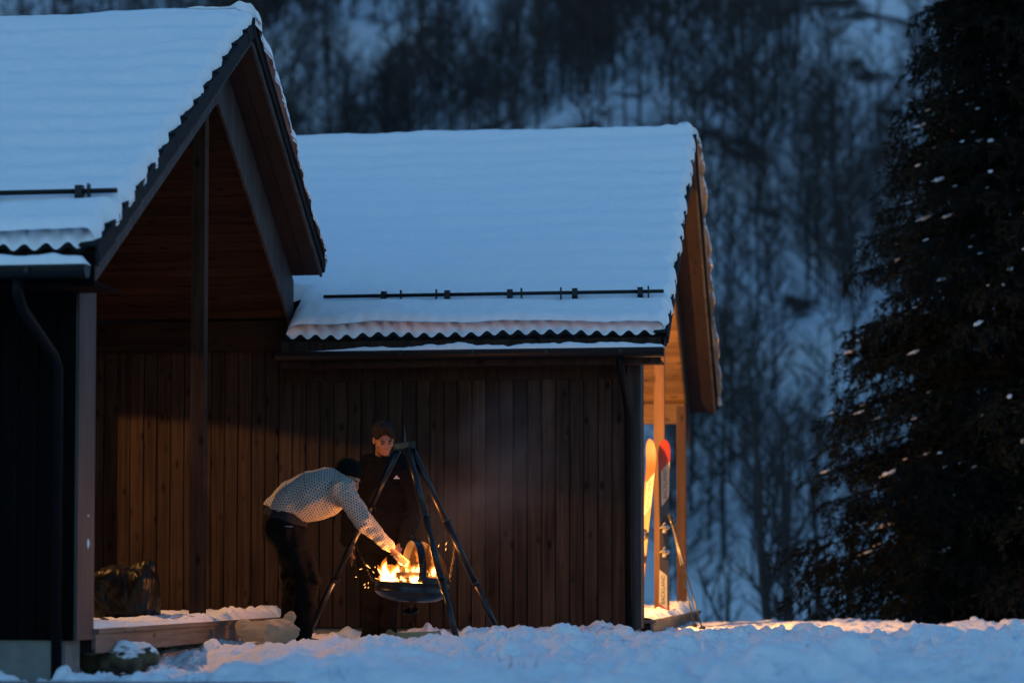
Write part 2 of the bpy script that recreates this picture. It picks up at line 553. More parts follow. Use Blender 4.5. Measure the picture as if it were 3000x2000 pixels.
def roofpar(Ye, ze, Yr, zr, Yf):
    a = math.atan2(zr - ze, Yr - Ye)
    return dict(Ye=Ye, ze=ze, Yr=Yr, zr=zr, Yf=Yf, c=math.cos(a), sn=math.sin(a), Ln=(Yr - Ye) / math.cos(a), Lf=(Yf - Yr) / math.cos(a))

WAVE = 0.1335
def tile_mesh(name):
    """one roof tile of the eave row: two waves, thick lower edge"""
    nxx = 17
    V = []; F = []
    for (s, dz) in ((0.0, -0.016), (0.0, 0.004), (0.33, 0.002)):
        for i in range(nxx):
            x = 2 * WAVE * i / (nxx - 1)
            V.append((x, s, dz + 0.019 * math.cos(2 * math.pi * x / WAVE)))
    for r in range(2):
        for i in range(nxx - 1):
            a = r * nxx + i
            F.append((a, a + 1, a + 1 + nxx, a + nxx))
    me = mesh(name, V, F, M['tile'], False)
    return me

def build_roof(cab, P, xa, xb, xf, ceiling_drop, far_tiles=True, seed=0, eave_xa=None):
    """roof of a cabin with everything fixed to it. xa..xb: extent along the ridge, xb the verge, xf the gable frame"""
    eave_xa = xa if eave_xa is None else eave_xa
    mb = MB(); slab(mb, P, 'near', 0.03, P['Ln'], -0.088, -0.03, eave_xa + 0.01, xb - 0.035)
    roof = mb.build('roof', M['backing'], cab)
    mb = MB(); slab(mb, P, 'far', 0.002, P['Lf'], -0.088, -0.03, xa, xb - 0.035)
    mb.build('roof_far_slope', M['backing'], roof)
    # eave row of wavy tiles
    tm = tile_mesh('roof_tile')
    ang = math.atan2(P['sn'], P['c'])
    n = int((xb - 0.06 - eave_xa) / (2 * WAVE))
    for i in range(n):
        x = xb - 0.06 - (i + 1) * 2 * WAVE
        if x < -7.6: break
        o = obj('roof_tile', tm, roof, (x, P['Ye'], P['ze']))
        o.rotation_euler.x = ang
    # verge tiles, overlapping downwards
    vt = MB()
    vt.box(-0.012, 0.006, 0, 0.345, -0.078, 0.03).box(-0.115, -0.012, 0, 0.345, 0.018, 0.032)
    vme = mesh('verge_tile', vt.v, vt.f, M['tile']); fix_normals(vme)
    for side, Ls in (('near', P['Ln']), ('far', P['Lf'])):
        k = 0
        while True:
            s = k * 0.325 - (0.03 if side == 'near' else -0.02)
            if s > Ls - 0.05: break
            if side == 'near':
                y, z = slope_pt(P, side, s, 0.0)
                o = obj('verge_tile', vme, roof, (xb + random.uniform(-.003, .003), y, z))
                o.rotation_euler.x = ang - 0.03
            else:
                y, z = slope_pt(P, side, min(s + 0.33, Ls), 0.0)
                o = obj('verge_tile', vme, roof, (xb + random.uniform(-.003, .003), y, z))
                o.rotation_euler = (-ang + 0.03 + math.pi, math.pi, 0) if False else (0, 0, 0)
                o.rotation_euler.x = math.pi - ang - 0.03
                o.scale = (1, 1, -1)
            k += 1
    # ridge cap end
    mb = MB(); mb.tube([(xb - 0.4, P['Yr'], P['zr'] - 0.02), (xb + 0.01, P['Yr'], P['zr'] - 0.02)], 0.075, 14)
    mb.build('ridge_tile', M['tile'], roof, smooth=True)
    # barge boards
    for side, Ls in (('near', P['Ln']), ('far', P['Lf'])):
        mb = MB(); slab(mb, P, side, 0.0 if side == 'near' else 0.03, Ls, -0.122, -0.04, xb - 0.034, xb - 0.014)
        mb.build('barge_board', M['barge'], roof)
        # soffit of the overhang: two boards running up the slope
        w = (xb - 0.035 - xf) / 2
        for q in range(2):
            mb = MB(); slab(mb, P, side, 0.0, Ls - 0.02, -0.118, -0.092, xf + w * q + 0.003, xf + w * (q + 1) - 0.002)
            mb.build('soffit_board', M['plank_y'], roof)
    # gable strip of short upright boards between soffit and ceiling
    pl = 0.10
    Y = P['Ye'] + 0.55
    while Y < P['Yf'] - 0.02:
        def under(Yq): return (P['ze'] + (Yq - P['Ye']) * P['sn'] / P['c'] if Yq < P['Yr'] else P['zr'] - (Yq - P['Yr']) * P['sn'] / P['c']) - 0.118 / P['c']
        ya, yb = Y + 0.002, min(Y + pl - 0.003, P['Yf'])
        mb = MB()
        a, b2 = under(ya), under(yb)
        mb.prism([(ya, a - ceiling_drop - 0.045), (yb, b2 - ceiling_drop - 0.045), (yb, b2 + 0.01), (ya, a + 0.01)], 'x', xf - 0.02, xf + 0.002)
        mb.build('gable_board', M['grey_wood'], roof, (xf, ya, b2 - ceiling_drop))
        Y += pl
    return roof

def ceiling(cab, P, xa, xf, drop, Ystop, mat):
    """planked underside of the far slope, planks run along the ridge"""
    off = -(0.118 + drop * P['c'])
    Ls = (Ystop - P['Yr']) / P['c'] + 0.08
    w = 0.118
    n = int(Ls / w)
    me = None
    for k in range(n):
        mb = MB()
        s0 = Ls - (k + 1) * w; s1 = s0 + w - 0.006
        if s0 < 0.02: break
        slab(mb, P, 'far', s0, s1, off, off + 0.02, 0, xf - 0.022 - xa)
        y, z = slope_pt(P, 'far', s0, off)
        mb.v = [(vx, vy - y, vz - z) for (vx, vy, vz) in mb.v]
        if me is None:
            me = mesh('ceiling_plank', mb.v, mb.f, mat); fix_normals(me)
        o = obj('ceiling_plank', me, cab, (xa, y, z))
    mb = MB(); slab(mb, P, 'far', 0.0, Ls, off + 0.024, off + 0.05, xa, xf - 0.03)
    mb.build('ceiling_backing', M['backing'], cab)
    # near side of the ceiling (hidden from the yard)
    mb = MB(); slab(mb, P, 'near', 0.45, P['Ln'] - 0.0, off, off + 0.03, xa, xf - 0.03)
    mb.build('ceiling_near_side', mat, cab)

def gutter(cab, xa, xb, Y, z, r=0.062):
    mb = MB()
    prof = [(r * math.cos(t), r * math.sin(t)) for t in np.linspace(math.pi, 2 * math.pi, 11)]
    prof = [(-r - 0.012, 0.004), (-r, 0.012)] + prof + [(r, 0.012)]
    inner = [(p * 0.93, q * 0.93 + 0.001) for (p, q) in prof[2:]]
    V = []; F = []
    full = prof + inner[::-1]
    n = len(full)
    for x in (xa, xb):
        V += [(x, Y + p, z + q) for (p, q) in full]
    for k in range(n): F.append((k, n + k, n + (k + 1) % n, (k + 1) % n))
    mb.add(V, F)
    # end caps
    for x in (xa, xb):
        mb.prism([(Y + p, z + q) for (p, q) in prof[1:]], 'x', x - 0.003, x + 0.003)
    g = mb.build('gutter', M['black_metal'], cab)
    x = xb - 0.35
    while x > xa:
        b2 = MB(); b2.box(x - 0.015, x + 0.015, Y - r - 0.016, Y - r - 0.011, z - 0.03, z + 0.016)
        b2.build('gutter_bracket', M['black_metal'], g)
        x -= 0.62
    return g

def downspout(cab, pts, r=0.034):
    mb = MB(); mb.tube(pts, r, 14)
    return mb.build('downspout', M['pipe'], cab, smooth=True)

def snow_guard(cab, P, s, xa, xb, spots, clips):
    y, z = slope_pt(P, 'near', s, 0.155)
    g = MB().tube([(xa, y, z), (xb, y, z)], 0.016, 10).build('snow_guard', M['black_metal'], cab, smooth=True)
    for x in spots:
        mb = MB()
        y0_, z0_ = slope_pt(P, 'near', s - 0.05, 0.0)
        mb.prism([(y0_, z0_), (y - 0.035, z - 0.035), (y - 0.03, z + 0.035), (y + 0.03, z + 0.04), (y + 0.05, z0_ + 0.08)], 'x', x - 0.022, x + 0.022)
        mb.build('guard_bracket', M['black_metal'], g)
    for x in clips:
        MB().box(x - 0.006, x + 0.006, y - 0.024, y + 0.02, z - 0.075, z + 0.045).build('guard_clip', M['black_metal'], g)

def roof_snow(name, label, P, xa_fn, xb, T, gs, seed, ridge_lump=0.0, far_to=None, hang=0.010, vin=-0.008):
    """snow blanket over both slopes; thickness measured upwards"""
    mbv = []; mbf = []; base = 0
    t = P['sn'] / P['c']
    for side in ('near', 'far'):
        Ls = P['Ln'] if side == 'near' else (P['Lf'] if far_to is None else far_to)
        na, ns = (340, 210) if side == 'near' else (60, 210)
        u = np.linspace(0, 1, na)
        xl_min = xb - 1.2 if side == 'far' else None
        # denser towards the verge
        ss = np.linspace(0, 1, ns)
        if side == 'near': ss = ss ** 1.35
        S, U = np.meshgrid(ss, u, indexing='ij')
        # lower edge follows tile waves and noise
        S0 = 0.03 if side == 'near' else 0.0
        s = S0 + S * (Ls - S0)
        yb = P['Ye'] + s * P['c'] if side == 'near' else P['Yr'] + s * P['c']
        xl = xa_fn(yb) if side == 'near' else np.full_like(yb, xl_min)
        course = np.abs(np.sin(math.pi * (s / 0.325 + 0.1)))
        xr = xb + vin - (0.034 if side == 'near' else 0.014) * (1 - course) + 0.05 * fbm(s, s * 0 + seed, 0.4, 2, seed) + 0.025 * fbm(s, s * 0 + seed + 7, 0.06, 2, seed)
        if side == 'far': xr = xr + 0.05
        uu = 1 - (1 - U) ** 1.6
        x = xl + (xr - xl) * uu
        if side == 'near':
            low = hang * (0.5 + 0.5 * np.cos(2 * math.pi * (x - xb + 0.06) / WAVE + math.pi)) + 0.045 * fbm(x, x * 0, 0.6, 2, seed + 3) + 0.012 * fbm(x, x * 0, 0.12, 2, seed + 4)
            s = s - low * np.clip(1 - S / 0.03, 0, 1)
        d_e = (s - s[0:1, :]) if side == 'near' else np.full_like(s, 9.0)
        d_v = xr - x
        d_l = np.maximum(x - xl, 0)
        rnd = lambda d, R: np.sqrt(np.clip(1 - (1 - np.clip(d / R, 0, 1)) ** 2, 0, 1))
        th = T * rnd(d_e + 0.014, 0.075) * rnd(d_v + 1e-4, 0.07) * (rnd(d_l + 1e-4, 0.15) if side == 'near' else 1)
        rip = 0.010 * np.cos(2 * math.pi * s / 0.325) * (0.55 + 0.7 * np.exp(-d_v / 0.35))
        nz = 0.035 * fbm(x, s, 0.9, 3, seed) + 0.010 * fbm(x, s, 0.12, 3, seed + 1) + 0.018 * fbm(x * 0.5, s * 2, 0.5, 3, seed + 2)
        fade = np.clip(th / T, 0, 1)
        th = th + (rip + nz) * fade
        if side == 'near':
            th = th - 0.055 * np.exp(-((s - gs + 0.07) / 0.06) ** 2) * (0.6 + 1.2 * fbm(x, s * 0, 0.6, 2, seed + 5)) * fade
            th = th + 0.03 * np.exp(-((s - gs * 0.45) / 0.22) ** 2) * fade
        lump = ridge_lump * np.exp(-(d_v / 0.33) ** 2) * np.exp(-((Ls - s if side == 'near' else s) / 0.13) ** 2) * (0.6 + 2.0 * np.clip(fbm(x, s, 0.13, 3, seed + 9), -.3, 1))
        th = np.maximum(th + lump, 0.0)
        kk = sm(th / 0.05)
        wave = 0.019 * np.cos(2 * math.pi * (x - xb + 0.06) / WAVE) * (1 - kk) + 0.012 * kk - 0.004 if side == 'near' else 0
        y = P['Ye'] + s * P['c'] if side == 'near' else P['Yr'] + s * P['c']
        zt = (P['ze'] + s * P['sn'] if side == 'near' else P['zr'] - s * P['sn']) + 0.014 + wave + th
        # bulge the front over the eave
        if side == 'near':
            y = y - 0.03 * np.exp(-d_e / 0.05) * np.clip(th / T, 0, 1)
        V = np.stack([x, y, zt], -1).reshape(-1, 3)
        F = grid_faces(ns, na)[:, ::-1] + base
        mbv.append(V); mbf.append(F); base += len(V)
        # skirt below the edges so that the blanket is closed there
        zb = zt - th - 0.012
        if side == 'near':
            zb = P['ze'] + s * P['sn'] + 0.004 + 0.019 * np.cos(2 * math.pi * (x - xb + 0.06) / WAVE)
        idx = np.arange(ns * na).reshape(ns, na)
        n0 = base - len(V)
        for e in (idx[0, :], idx[-1, :], idx[:, 0], idx[:, -1]):
            low_v = np.stack([x.ravel()[e], y.ravel()[e], zb.ravel()[e]], -1)
            k = np.arange(len(e))
            mbv.append(low_v)
            mbf.append(np.stack([e[:-1] + n0, e[1:] + n0, base + k[1:], base + k[:-1]], 1)); base += len(e)
    me = mesh(name, np.concatenate(mbv), np.concatenate(mbf), M['roof_snow'], True)
    o = obj(name, me)
    return tag(o, label, 'snow', None, 'stuff')

def wall_boards(cab, parent, xs, Y, z0, z1, mat, w=0.121, name='wall_board', gap=0.007):
    me = board_mesh(name, w - gap, 0.02, z1 - z0, mat)
    for x in xs:
        obj(name, me, parent, (x + random.uniform(-.001, .001), Y + random.uniform(-.0025, .0025), z0))

# ------------------------------------------------------------------ right cabin (far one, with the long wall)
RP = roofpar(20.09, 2.53, 24.07, 4.88, 28.1)
cabR = thing('cabin', 'long dark brown timber cabin behind the fire, snow roof, skis at its end', 'cabin', (-4.5, 20.5, 0), 'snow covered timber cabins')
WY = 20.5
XR = -1.70
mb = MB().box(-9.6, XR - 0.02, WY + 0.002, WY + 0.28, 0.065, 2.62)
wallR = mb.build('wall', M['backing'], cabR)
xs = [XR - 0.125 - 0.121 * k - 0.06 for k in range(62)]
wall_boards(cabR, wallR, [x for x in xs if x > -4.78], WY, 0.07, 2.45, M['board'])
wall_boards(cabR, wallR, [x for x in xs if x <= -4.78 and x > -8.4], WY, 0.19, 2.55, M['board'])
# corner board and end of the wall
MB().box(XR - 0.118, XR, WY - 0.032, WY + 0.3, 0.065, 2.42).build('corner_board', M['grey_wood'], cabR, (XR, WY, 0.065))
MB().box(-9.6, XR - 0.03, WY + 0.01, WY + 0.27, -0.5, 0.06).build('foundation', M['concrete'], cabR)
# room behind: end wall and rear wall, ceiling tie
MB().box(-9.6, -3.25, WY + 0.3, 27.2, -0.3, 2.6).build('room_wall', M['board'], cabR)
# fascia under the eave
MB().box(-4.74, -1.50, 20.10, 20.125, 2.28, 2.50).build('fascia_board', M['board'], cabR)
MB().box(-4.74, -1.50, 20.13, WY - 0.022, 2.30, 2.315).build('eave_soffit', M['board'], cabR)
MB().box(-4.76, XR - 0.15, WY - 0.045, WY - 0.024, 2.19, 2.30).build('trim_board', M['board'], cabR)
roofR = build_roof(cabR, RP, -9.5, -1.44, -1.75, 0.30, eave_xa=-4.74)
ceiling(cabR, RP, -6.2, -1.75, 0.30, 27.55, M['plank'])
MB().box(-6.2, -1.77, 27.25, 27.4, 2.24, 2.46).build('eave_beam', M['plank'], cabR)
for (y, zt) in ((24.02, 4.5), (27.3, 2.44)):
    MB().box(-1.86, -1.755, y - 0.052, y + 0.052, 0.14, zt).build('post', M['post'], cabR, (-1.8, y, 0.14))
# upper left piece of roof joining the other cabin
mb = MB(); slab(mb, RP, 'near', 1.0, RP['Ln'], -0.15, -0.03, -9.5, -4.735)
mb.build('roof_joint', M['backing'], roofR)
gutter(cabR, -4.76, -1.47, 20.0, 2.385)
downspout(cabR, [(-1.83, 20.0, 2.34), (-1.83, 20.0, 2.25), (-1.81, 20.12, 2.12), (-1.80, 20.38, 1.93), (-1.80, 20.425, 1.86), (-1.80, 20.425, -0.1)])
snow_guard(cabR, RP, 0.52, -4.45, -1.50, [-3.92, -3.365, -2.82, -2.26, -1.70], [-3.77, -3.46, -2.72, -2.38, -1.63])

def xaR(y):
    return -4.70 - np.clip((y - 20.75) * 5, 0, 3.6)
snowR = roof_snow('roof_snow', 'thick blue snow blanket on the far cabin roof', RP, xaR, -1.44, 0.125, 0.52, 3, ridge_lump=0.04, vin=0.005)

# ------------------------------------------------------------------ left cabin (near one, gable porch)
LP = roofpar(14.0, 2.47, 17.83, 4.70, 20.42)
cabL = thing('cabin', 'near black stained cabin with tall open gable porch and concrete base', 'cabin', (-6.5, 14.6, 0), 'snow covered timber cabins')
XF, XV, WYL = -4.71, -4.43, 14.54
mb = MB().box(-9.6, XF - 0.02, WYL + 0.002, WYL + 0.28, 0.105, 2.5)
wallL = mb.build('wall', M['backing'], cabL)
wall_boards(cabL, wallL, [XF - 0.086 - 0.121 * k for k in range(25)], WYL, 0.105, 2.30, M['black_board'])
MB().box(XF - 0.022, XF, WYL - 0.026, WYL + 0.31, 0.10, 2.32).build('corner_board', M['grey_wood'], cabL, (XF, WYL, 0.1))
MB().box(-9.6, XF - 0.17, WYL + 0.01, WYL + 0.27, -0.6, 0.10).build('foundation', M['concrete'], cabL)
MB().box(XF - 0.162, XF - 0.08, WYL + 0.0, WYL + 0.28, -0.6, 0.096).build('foundation_corner', M['concrete'], cabL)
# room behind the porch with the lamp on its end wall
MB().box(-9.6, -6.92, WYL + 0.3, 16.29, -0.3, 2.55).build('room_wall', M['board'], cabL)
MB().box(-9.6, -6.92, 16.3, 19.19, -0.3, 3.4).build('room_wall', M['board'], cabL)
MB().box(-9.6, -6.52, 19.2, 20.46, -0.3, 2.8).build('lamp_shadow_block', M['board'], cabL)  # unseen block added to cast the upright lamp shadow on the back wall
MB().box(-9.6, -4.46, 14.01, 14.035, 2.24, 2.44).build('fascia_board', M['black_board'], cabL)
MB().box(-9.6, -4.46, 14.04, WYL - 0.024, 2.26, 2.275).build('eave_soffit', M['black_board'], cabL)
MB().box(-9.6, XF - 0.03, WYL - 0.045, WYL - 0.024, 2.17, 2.26).build('trim_board', M['black_board'], cabL)
roofL = build_roof(cabL, LP, -9.6, XV, XF, 0.40)
ceiling(cabL, LP, -8.2, XF, 0.40, 20.46, M['plank_shaded'])
MB().box(-8.2, XF - 0.03, 20.40, 20.475, 2.46, 2.72).build('wall_plate', M['plank_shaded'], cabL)
MB().box(XF - 0.190, XF - 0.085, 17.79, 17.895, 0.18, 4.3).build('post', M['post_shaded'], cabL, (XF, 17.8, 0.18))
gutter(cabL, -9.6, -4.47, 13.9, 2.335, 0.062)
downspout(cabL, [(-4.90, 13.9, 2.28), (-4.90, 13.9, 2.2), (-4.89, 13.97, 2.10), (-4.825, 14.36, 1.86), (-4.82, 14.44, 1.78), (-4.82, 14.455, -0.5)])
snow_guard(cabL, LP, 0.55, -9.6, -4.44, [-4.68, -5.28, -5.88], [-4.62])
snowL = roof_snow('roof_snow', 'snow blanket on the near gable roof at upper left', LP, lambda y: np.full_like(y, -9.4), XV, 0.115, 0.55, 14, ridge_lump=0.035, far_to=LP['Lf'] - 0.03)

# snow lying in the gutters
def gutter_snow(xa, xb, Y, z, seed, taper, label):
    na, nb = 240, 9
    u = np.linspace(xa, xb, na)
    top = 0.05 + 0.05 * fbm(u, u * 0, 0.5, 3, seed) + 0.02 * fbm(u, u * 0, 0.08, 2, seed + 1)
    top = top * sm((u - xa) / taper) * sm((xb - u) / 0.04)
    V = []
    for j in range(nb):
        a = math.pi * j / (nb - 1)
        V.append(np.stack([u, np.full(na, Y - 0.058 * math.cos(a)), z + 0.004 + np.maximum(top, -0.01) * math.sin(a) ** 0.5], -1))
    me = mesh('gutter_snow', np.concatenate(V), grid_faces(nb, na), M['roof_snow'], True)
    fix_normals(me)
    o = obj('gutter_snow', me)
    tag(o, label, 'snow', None, 'stuff')
gutter_snow(-4.55, -1.45, 20.0, 2.40, 41, 1.0, 'strip of snow lying in the far cabin gutter')
gutter_snow(-9.3, -4.46, 13.9, 2.35, 45, 0.3, 'strip of snow lying in the near cabin gutter')

# ------------------------------------------------------------------ porch decks
def deck(label, xe, xa, ya, yb, zt, fh, loc):
    d = thing('porch_deck', label, 'deck', loc, 'porch decks')
    x = xe - 0.145
    MB().box(x + 0.01, xe, ya, yb, zt - 0.03, zt).build('edge_plank', M['grey_wood_y'], d, (xe, ya, zt))
    k = 0
    while x > xa:
        MB().box(x - 0.135, x + 0.004, ya, yb, zt - 0.03, zt - 0.002).build('deck_plank', M['grey_wood_y'], d, (x, ya, zt))
        x -= 0.145; k += 1
        if k > 16: break
    MB().box(xe - 0.05, xe - 0.022, ya, yb, zt - 0.03 - fh, zt - 0.032).build('fascia_board', M['grey_wood_y'], d, (xe, ya, zt - 0.2))
    MB().box(xa, xe - 0.06, ya + 0.02, ya + 0.05, zt - 0.03 - fh, zt - 0.032).build('front_board', M['backing'], d)
    return d
deckL = deck('weathered grey plank deck under the tall gable porch', -4.68, -6.9, 14.87, 20.47, 0.165, 0.125, (-5.6, 17.5, 0))
deckR = deck('small grey plank deck under the skis at the far cabin end', -1.60, -3.2, 20.82, 27.5, 0.135, 0.14, (-2.4, 24, 0))

def deck_snow(label, xa, xb, ya, yb, zt, th, seed, edge_in=0.03):
    h = 0.022
    ux = np.arange(xa, xb, h); uy = np.arange(ya, yb, h)
    X, Y = np.meshgrid(ux, uy, indexing='ij')
    inset = edge_in + 0.05 * np.clip(fbm(X * 0, Y, 0.5, 3, seed) + 0.2, 0, 1)
    d = xb - X - inset
    t = th * (0.6 + 1.2 * fbm(X, Y, 0.5, 4, seed) + 1.0 * np.abs(fbm(X, Y, 0.1, 3, seed + 4, .6)))
    far = sm((Y - (ya + (yb - ya) * 0.55)) / 0.8)
    t = t + far * np.clip(0.015 + 0.09 * np.abs(fbm(X, Y, 0.20, 3, seed + 2, .55)), 0, 1) * np.exp(-((xb - X - 0.18) / 0.16) ** 2)
    t = np.maximum(t, 0.004) * np.sqrt(np.clip(d / 0.05, 0, 1)) - 0.004 * (d <= 0)
    o = obj('deck_snow', mesh('deck_snow', np.stack([X, Y, zt + t], -1), grid_faces(len(ux), len(uy)), M['snow'], True))
    tag(o, label, 'snow', None, 'stuff')
deck_snow('trodden snow on the gable porch deck', -6.4, -4.68, 14.87, 20.4, 0.167, 0.035, 51)
deck_snow('trodden snow on the small deck under the skis', -3.2, -1.60, 20.84, 27.4, 0.137, 0.045, 57)

# ------------------------------------------------------------------ porch lamps
def wall_lamp(label, loc, watts, color, downward, radius):
    t = thing('wall_lamp', label, 'lamp', loc, 'porch wall lamps')
    x, y, z = loc
    MB().box(x, x + 0.03, y - 0.06, y + 0.06, z - 0.09, z + 0.09).build('mounting_plate', M['black_metal'], t)
    MB().lathe([(0.0, z + 0.1), (0.055, z + 0.1), (0.055, z + 0.0), (0.05, z + 0.0), (0.05, z + 0.09), (0.0, z + 0.09)], (x + 0.1, y, 0), 24).build('lamp_shade', M['black_metal'], t)
    if downward:
        ld = bpy.data.lights.new('porch_lamp_light', 'SPOT'); ld.spot_size = math.radians(150); ld.spot_blend = 0.05
    else:
        ld = bpy.data.lights.new('porch_lamp_light', 'POINT')
    ld.energy = watts; ld.color = color; ld.shadow_soft_size = radius
    o = bpy.data.objects.new('porch_lamp_light', ld)
    link(o, t, (x + 0.1, y, z - 0.04))
wall_lamp('downward wall lamp inside the gable porch', (-6.9, 17.6, 2.78), 88, (1.0, 0.47, 0.14), True, 0.02)
wall_lamp('wall lamp at the far cabin end above the skis', (-3.24, 22.4, 1.95), 340, (1.0, 0.47, 0.125), False, 0.04)
# ------------------------------------------------------------------ bare trees
M['bark'] = plain('bark', (0.022, 0.018, 0.016), 0.9, var=0.5, scale=4)
M['twig'] = plain('twigs', (0.024, 0.018, 0.016), 0.9, var=0.3, scale=3)

def bare_tree(seed, h, r0, first=0.25, nb=26, spread=0.75, lean=0.03, fine=4):
    r = random.Random(seed)
    tr, cr = MB(), MB()
    pts = []; x = y = 0.0
    n = 11
    for i in range(n):
        t = i / (n - 1)
        pts.append(Vector((x, y, h * t - (0.4 if i == 0 else 0))))
        x += r.gauss(0, lean) * h / n * 2; y += r.gauss(0, lean) * h / n * 2
    rad = [r0 * (1 - i / (n - 1)) ** 0.8 + 0.008 for i in range(n)]
    tr.tube(pts, rad, 7, True)
    def stem(p):
        f = p * (n - 1); i = min(int(f), n - 2)
        return pts[i].lerp(pts[i + 1], f - i)
    def limb(a, d, ln, rr, depth):
        p = a.copy(); q = [p.copy()]; dd = d.copy()
        for k in range(3):
            dd = (dd + Vector((r.gauss(0, .13), r.gauss(0, .13), 0.16 + r.gauss(0, .08)))).normalized()
            p = p + dd * ln / 3
            q.append(p.copy())
        cr.tube(q, [rr, rr * .75, rr * .5, rr * .25], 3, False)
        if depth > 0:
            m = fine + (2 if depth == 2 else 0)
            for k in range(m):
                t = r.uniform(0.2, 1.0)
                i = min(int(t * 3), 2)
                s = q[i].lerp(q[i + 1], t * 3 - i)
                e = (dd + Vector((r.gauss(0, .6), r.gauss(0, .6), r.gauss(0.1, .4)))).normalized()
                limb(s, e, ln * r.uniform(.35, .6), rr * .5, depth - 1)
    for k in range(nb):
        t = first + (0.98 - first) * (k + r.random()) / nb
        a = r.random() * 6.283
        d = Vector((math.cos(a), math.sin(a), r.uniform(0.5, 1.2))).normalized()
        limb(stem(t), d, h * (0.10 + 0.26 * (1 - t)) * r.uniform(.7, 1.2) * spread, r0 * 0.30 * (1 - t) + 0.024, 2)
    return (mesh('trunk', [tuple(v) for v in tr.v], tr.f, M['bark'], True), mesh('crown', [tuple(v) for v in cr.v], cr.f, M['twig']))

PROTO = [bare_tree(100 + i, 9.0 + (i % 3), 0.075 + 0.02 * (i % 2), 0.12 + 0.07 * (i % 3), 26, 0.95) for i in range(6)]
def plant(name, label, cat, proto, x, y, z, sc_, rz, group, lean=(0, 0)):
    t = thing(name, label, cat, (x, y, z), group)
    t.rotation_euler = (lean[0], lean[1], rz); t.scale = (sc_, sc_, sc_)
    for me, nm in ((proto[0], 'trunk'), (proto[1], 'crown')):
        o = bpy.data.objects.new(nm, me); COL.objects.link(o); o.parent = t
        WL[o.name] = Vector((x, y, z))
    return t

# trees that can be told apart beyond the yard edge, right of the far cabin
NEARP = [bare_tree(300 + i, 10.0, 0.15 + .02 * i, 0.30, 18, 0.85, 0.02, 3) for i in range(3)]
near_spec = [  # pixel x of foot, depth, height scale, label
    (2290, 47, 0.95, 'dark bare tree with forked stem just right of the ski porch', 0, 0.05),
    (2345, 50, 0.80, 'slim bare tree standing close behind the forked one'),
    (2322, 52, 0.85, 'straight thin bare tree between the two dark stems beyond the yard'),
    (2465, 46, 0.72, 'leaning bare sapling left of the snowy spruce'),
    (2555, 45, 0.62, 'short dark bare tree half hidden at the foot of the spruce'),
    (2135, 60, 0.55, 'faint small bare tree low behind the ski poles'),
    (2390, 62, 0.9, 'distant bare tree rising between the slim stems and the spruce'),
]
for i, sp in enumerate(near_spec):
    p = at(sp[0], 1830, sp[1])
    z = float(hill_z(np.array([p.x]), np.array([p.y]))[0])
    plant('bare_tree', sp[3], 'tree', NEARP[i % 3], p.x, p.y, z - 0.2, sp[2], 1.3 * i, 'bare trees beyond the yard', (0.0, (-0.07, 0.0, 0.03, -0.06, 0.02, 0.0, 0.03)[i]))

# hillside wood: the trees that show largest, each its own
rt = random.Random(5)
cols = [(-99, 'over the near roof ridge'), (640, 'by the near gable peak'), (830, 'past the near gable verge'), (1000, 'over the far roof left end'), (1200, 'left of far roof middle'), (1400, 'over the far roof middle'),
        (1600, 'right of far roof middle'), (1790, 'over the far roof right end'), (2000, 'by the far gable verge'), (2160, 'between far gable and yard trees'),
        (2310, 'above the slim yard trees'), (2460, 'by the spruce outline'), (2640, 'seen through the spruce')]
bands = [(-999, 'at slope top'), (110, 'high on slope'), (250, 'on upper slope'), (400, 'at mid slope'), (650, 'below mid slope'), (950, 'low on slope'), (1350, 'at slope foot')]
planted = []
count = 0
spots = []
tries = 0
while count < 270 and tries < 20000:
    tries += 1
    Y = 80 + 110 * rt.random() ** 1.1
    px = rt.uniform(640, 2900) if count % 14 else rt.uniform(0, 640)
    X = at(px, 900, Y).x
    den = float(fbm(np.array([X]), np.array([Y]), 22, 3, 77)[0]) + 0.25 - 0.30 * (px - 1200) / 1300
    if rt.random() > 0.45 + den: continue
    z = float(hill_z(np.array([X]), np.array([Y]))[0])
    d = Vector((X, Y, z)) - Vector((0, 0, CAMZ))
    py = 1700 - (z - CAMZ) / Y * FPX
    if py < -60 or py > 1900: continue
    if px < 1950 and py > 480 and px > 850: continue
    if any((X - a) ** 2 + (Y - b) ** 2 < 2.2 for a, b in spots): continue
    spots.append((X, Y))
    t = plant('birch_tree', '', 'tree', PROTO[rt.randrange(6)], X, Y, z - 0.2, rt.uniform(0.55, 1.0), rt.random() * 6.28, 'bare birches on the hillside')
    ci = max(k for k in range(len(cols)) if cols[k][0] <= px); bi = max(k for k in range(len(bands)) if bands[k][0] <= py)
    planted.append((ci, bi, px, t))
    count += 1

cells = {}
for (ci, bi, px, t) in planted: cells.setdefault((ci, bi), []).append((px, t))
ORD = ['leftmost'] + [w + ' from left' for w in 'second third fourth fifth sixth seventh eighth ninth tenth eleventh twelfth thirteenth fourteenth fifteenth sixteenth seventeenth eighteenth nineteenth twentieth'.split()]
for (ci, bi), lst in cells.items():
    lst.sort(key=lambda a: a[0])
    for k, (px, t) in enumerate(lst):
        w = '' if len(lst) == 1 else ', ' + (ORD[k] if k < len(lst) - 1 else 'rightmost')
        t['label'] = 'bare birch ' + bands[bi][1] + ', ' + cols[ci][1] + w

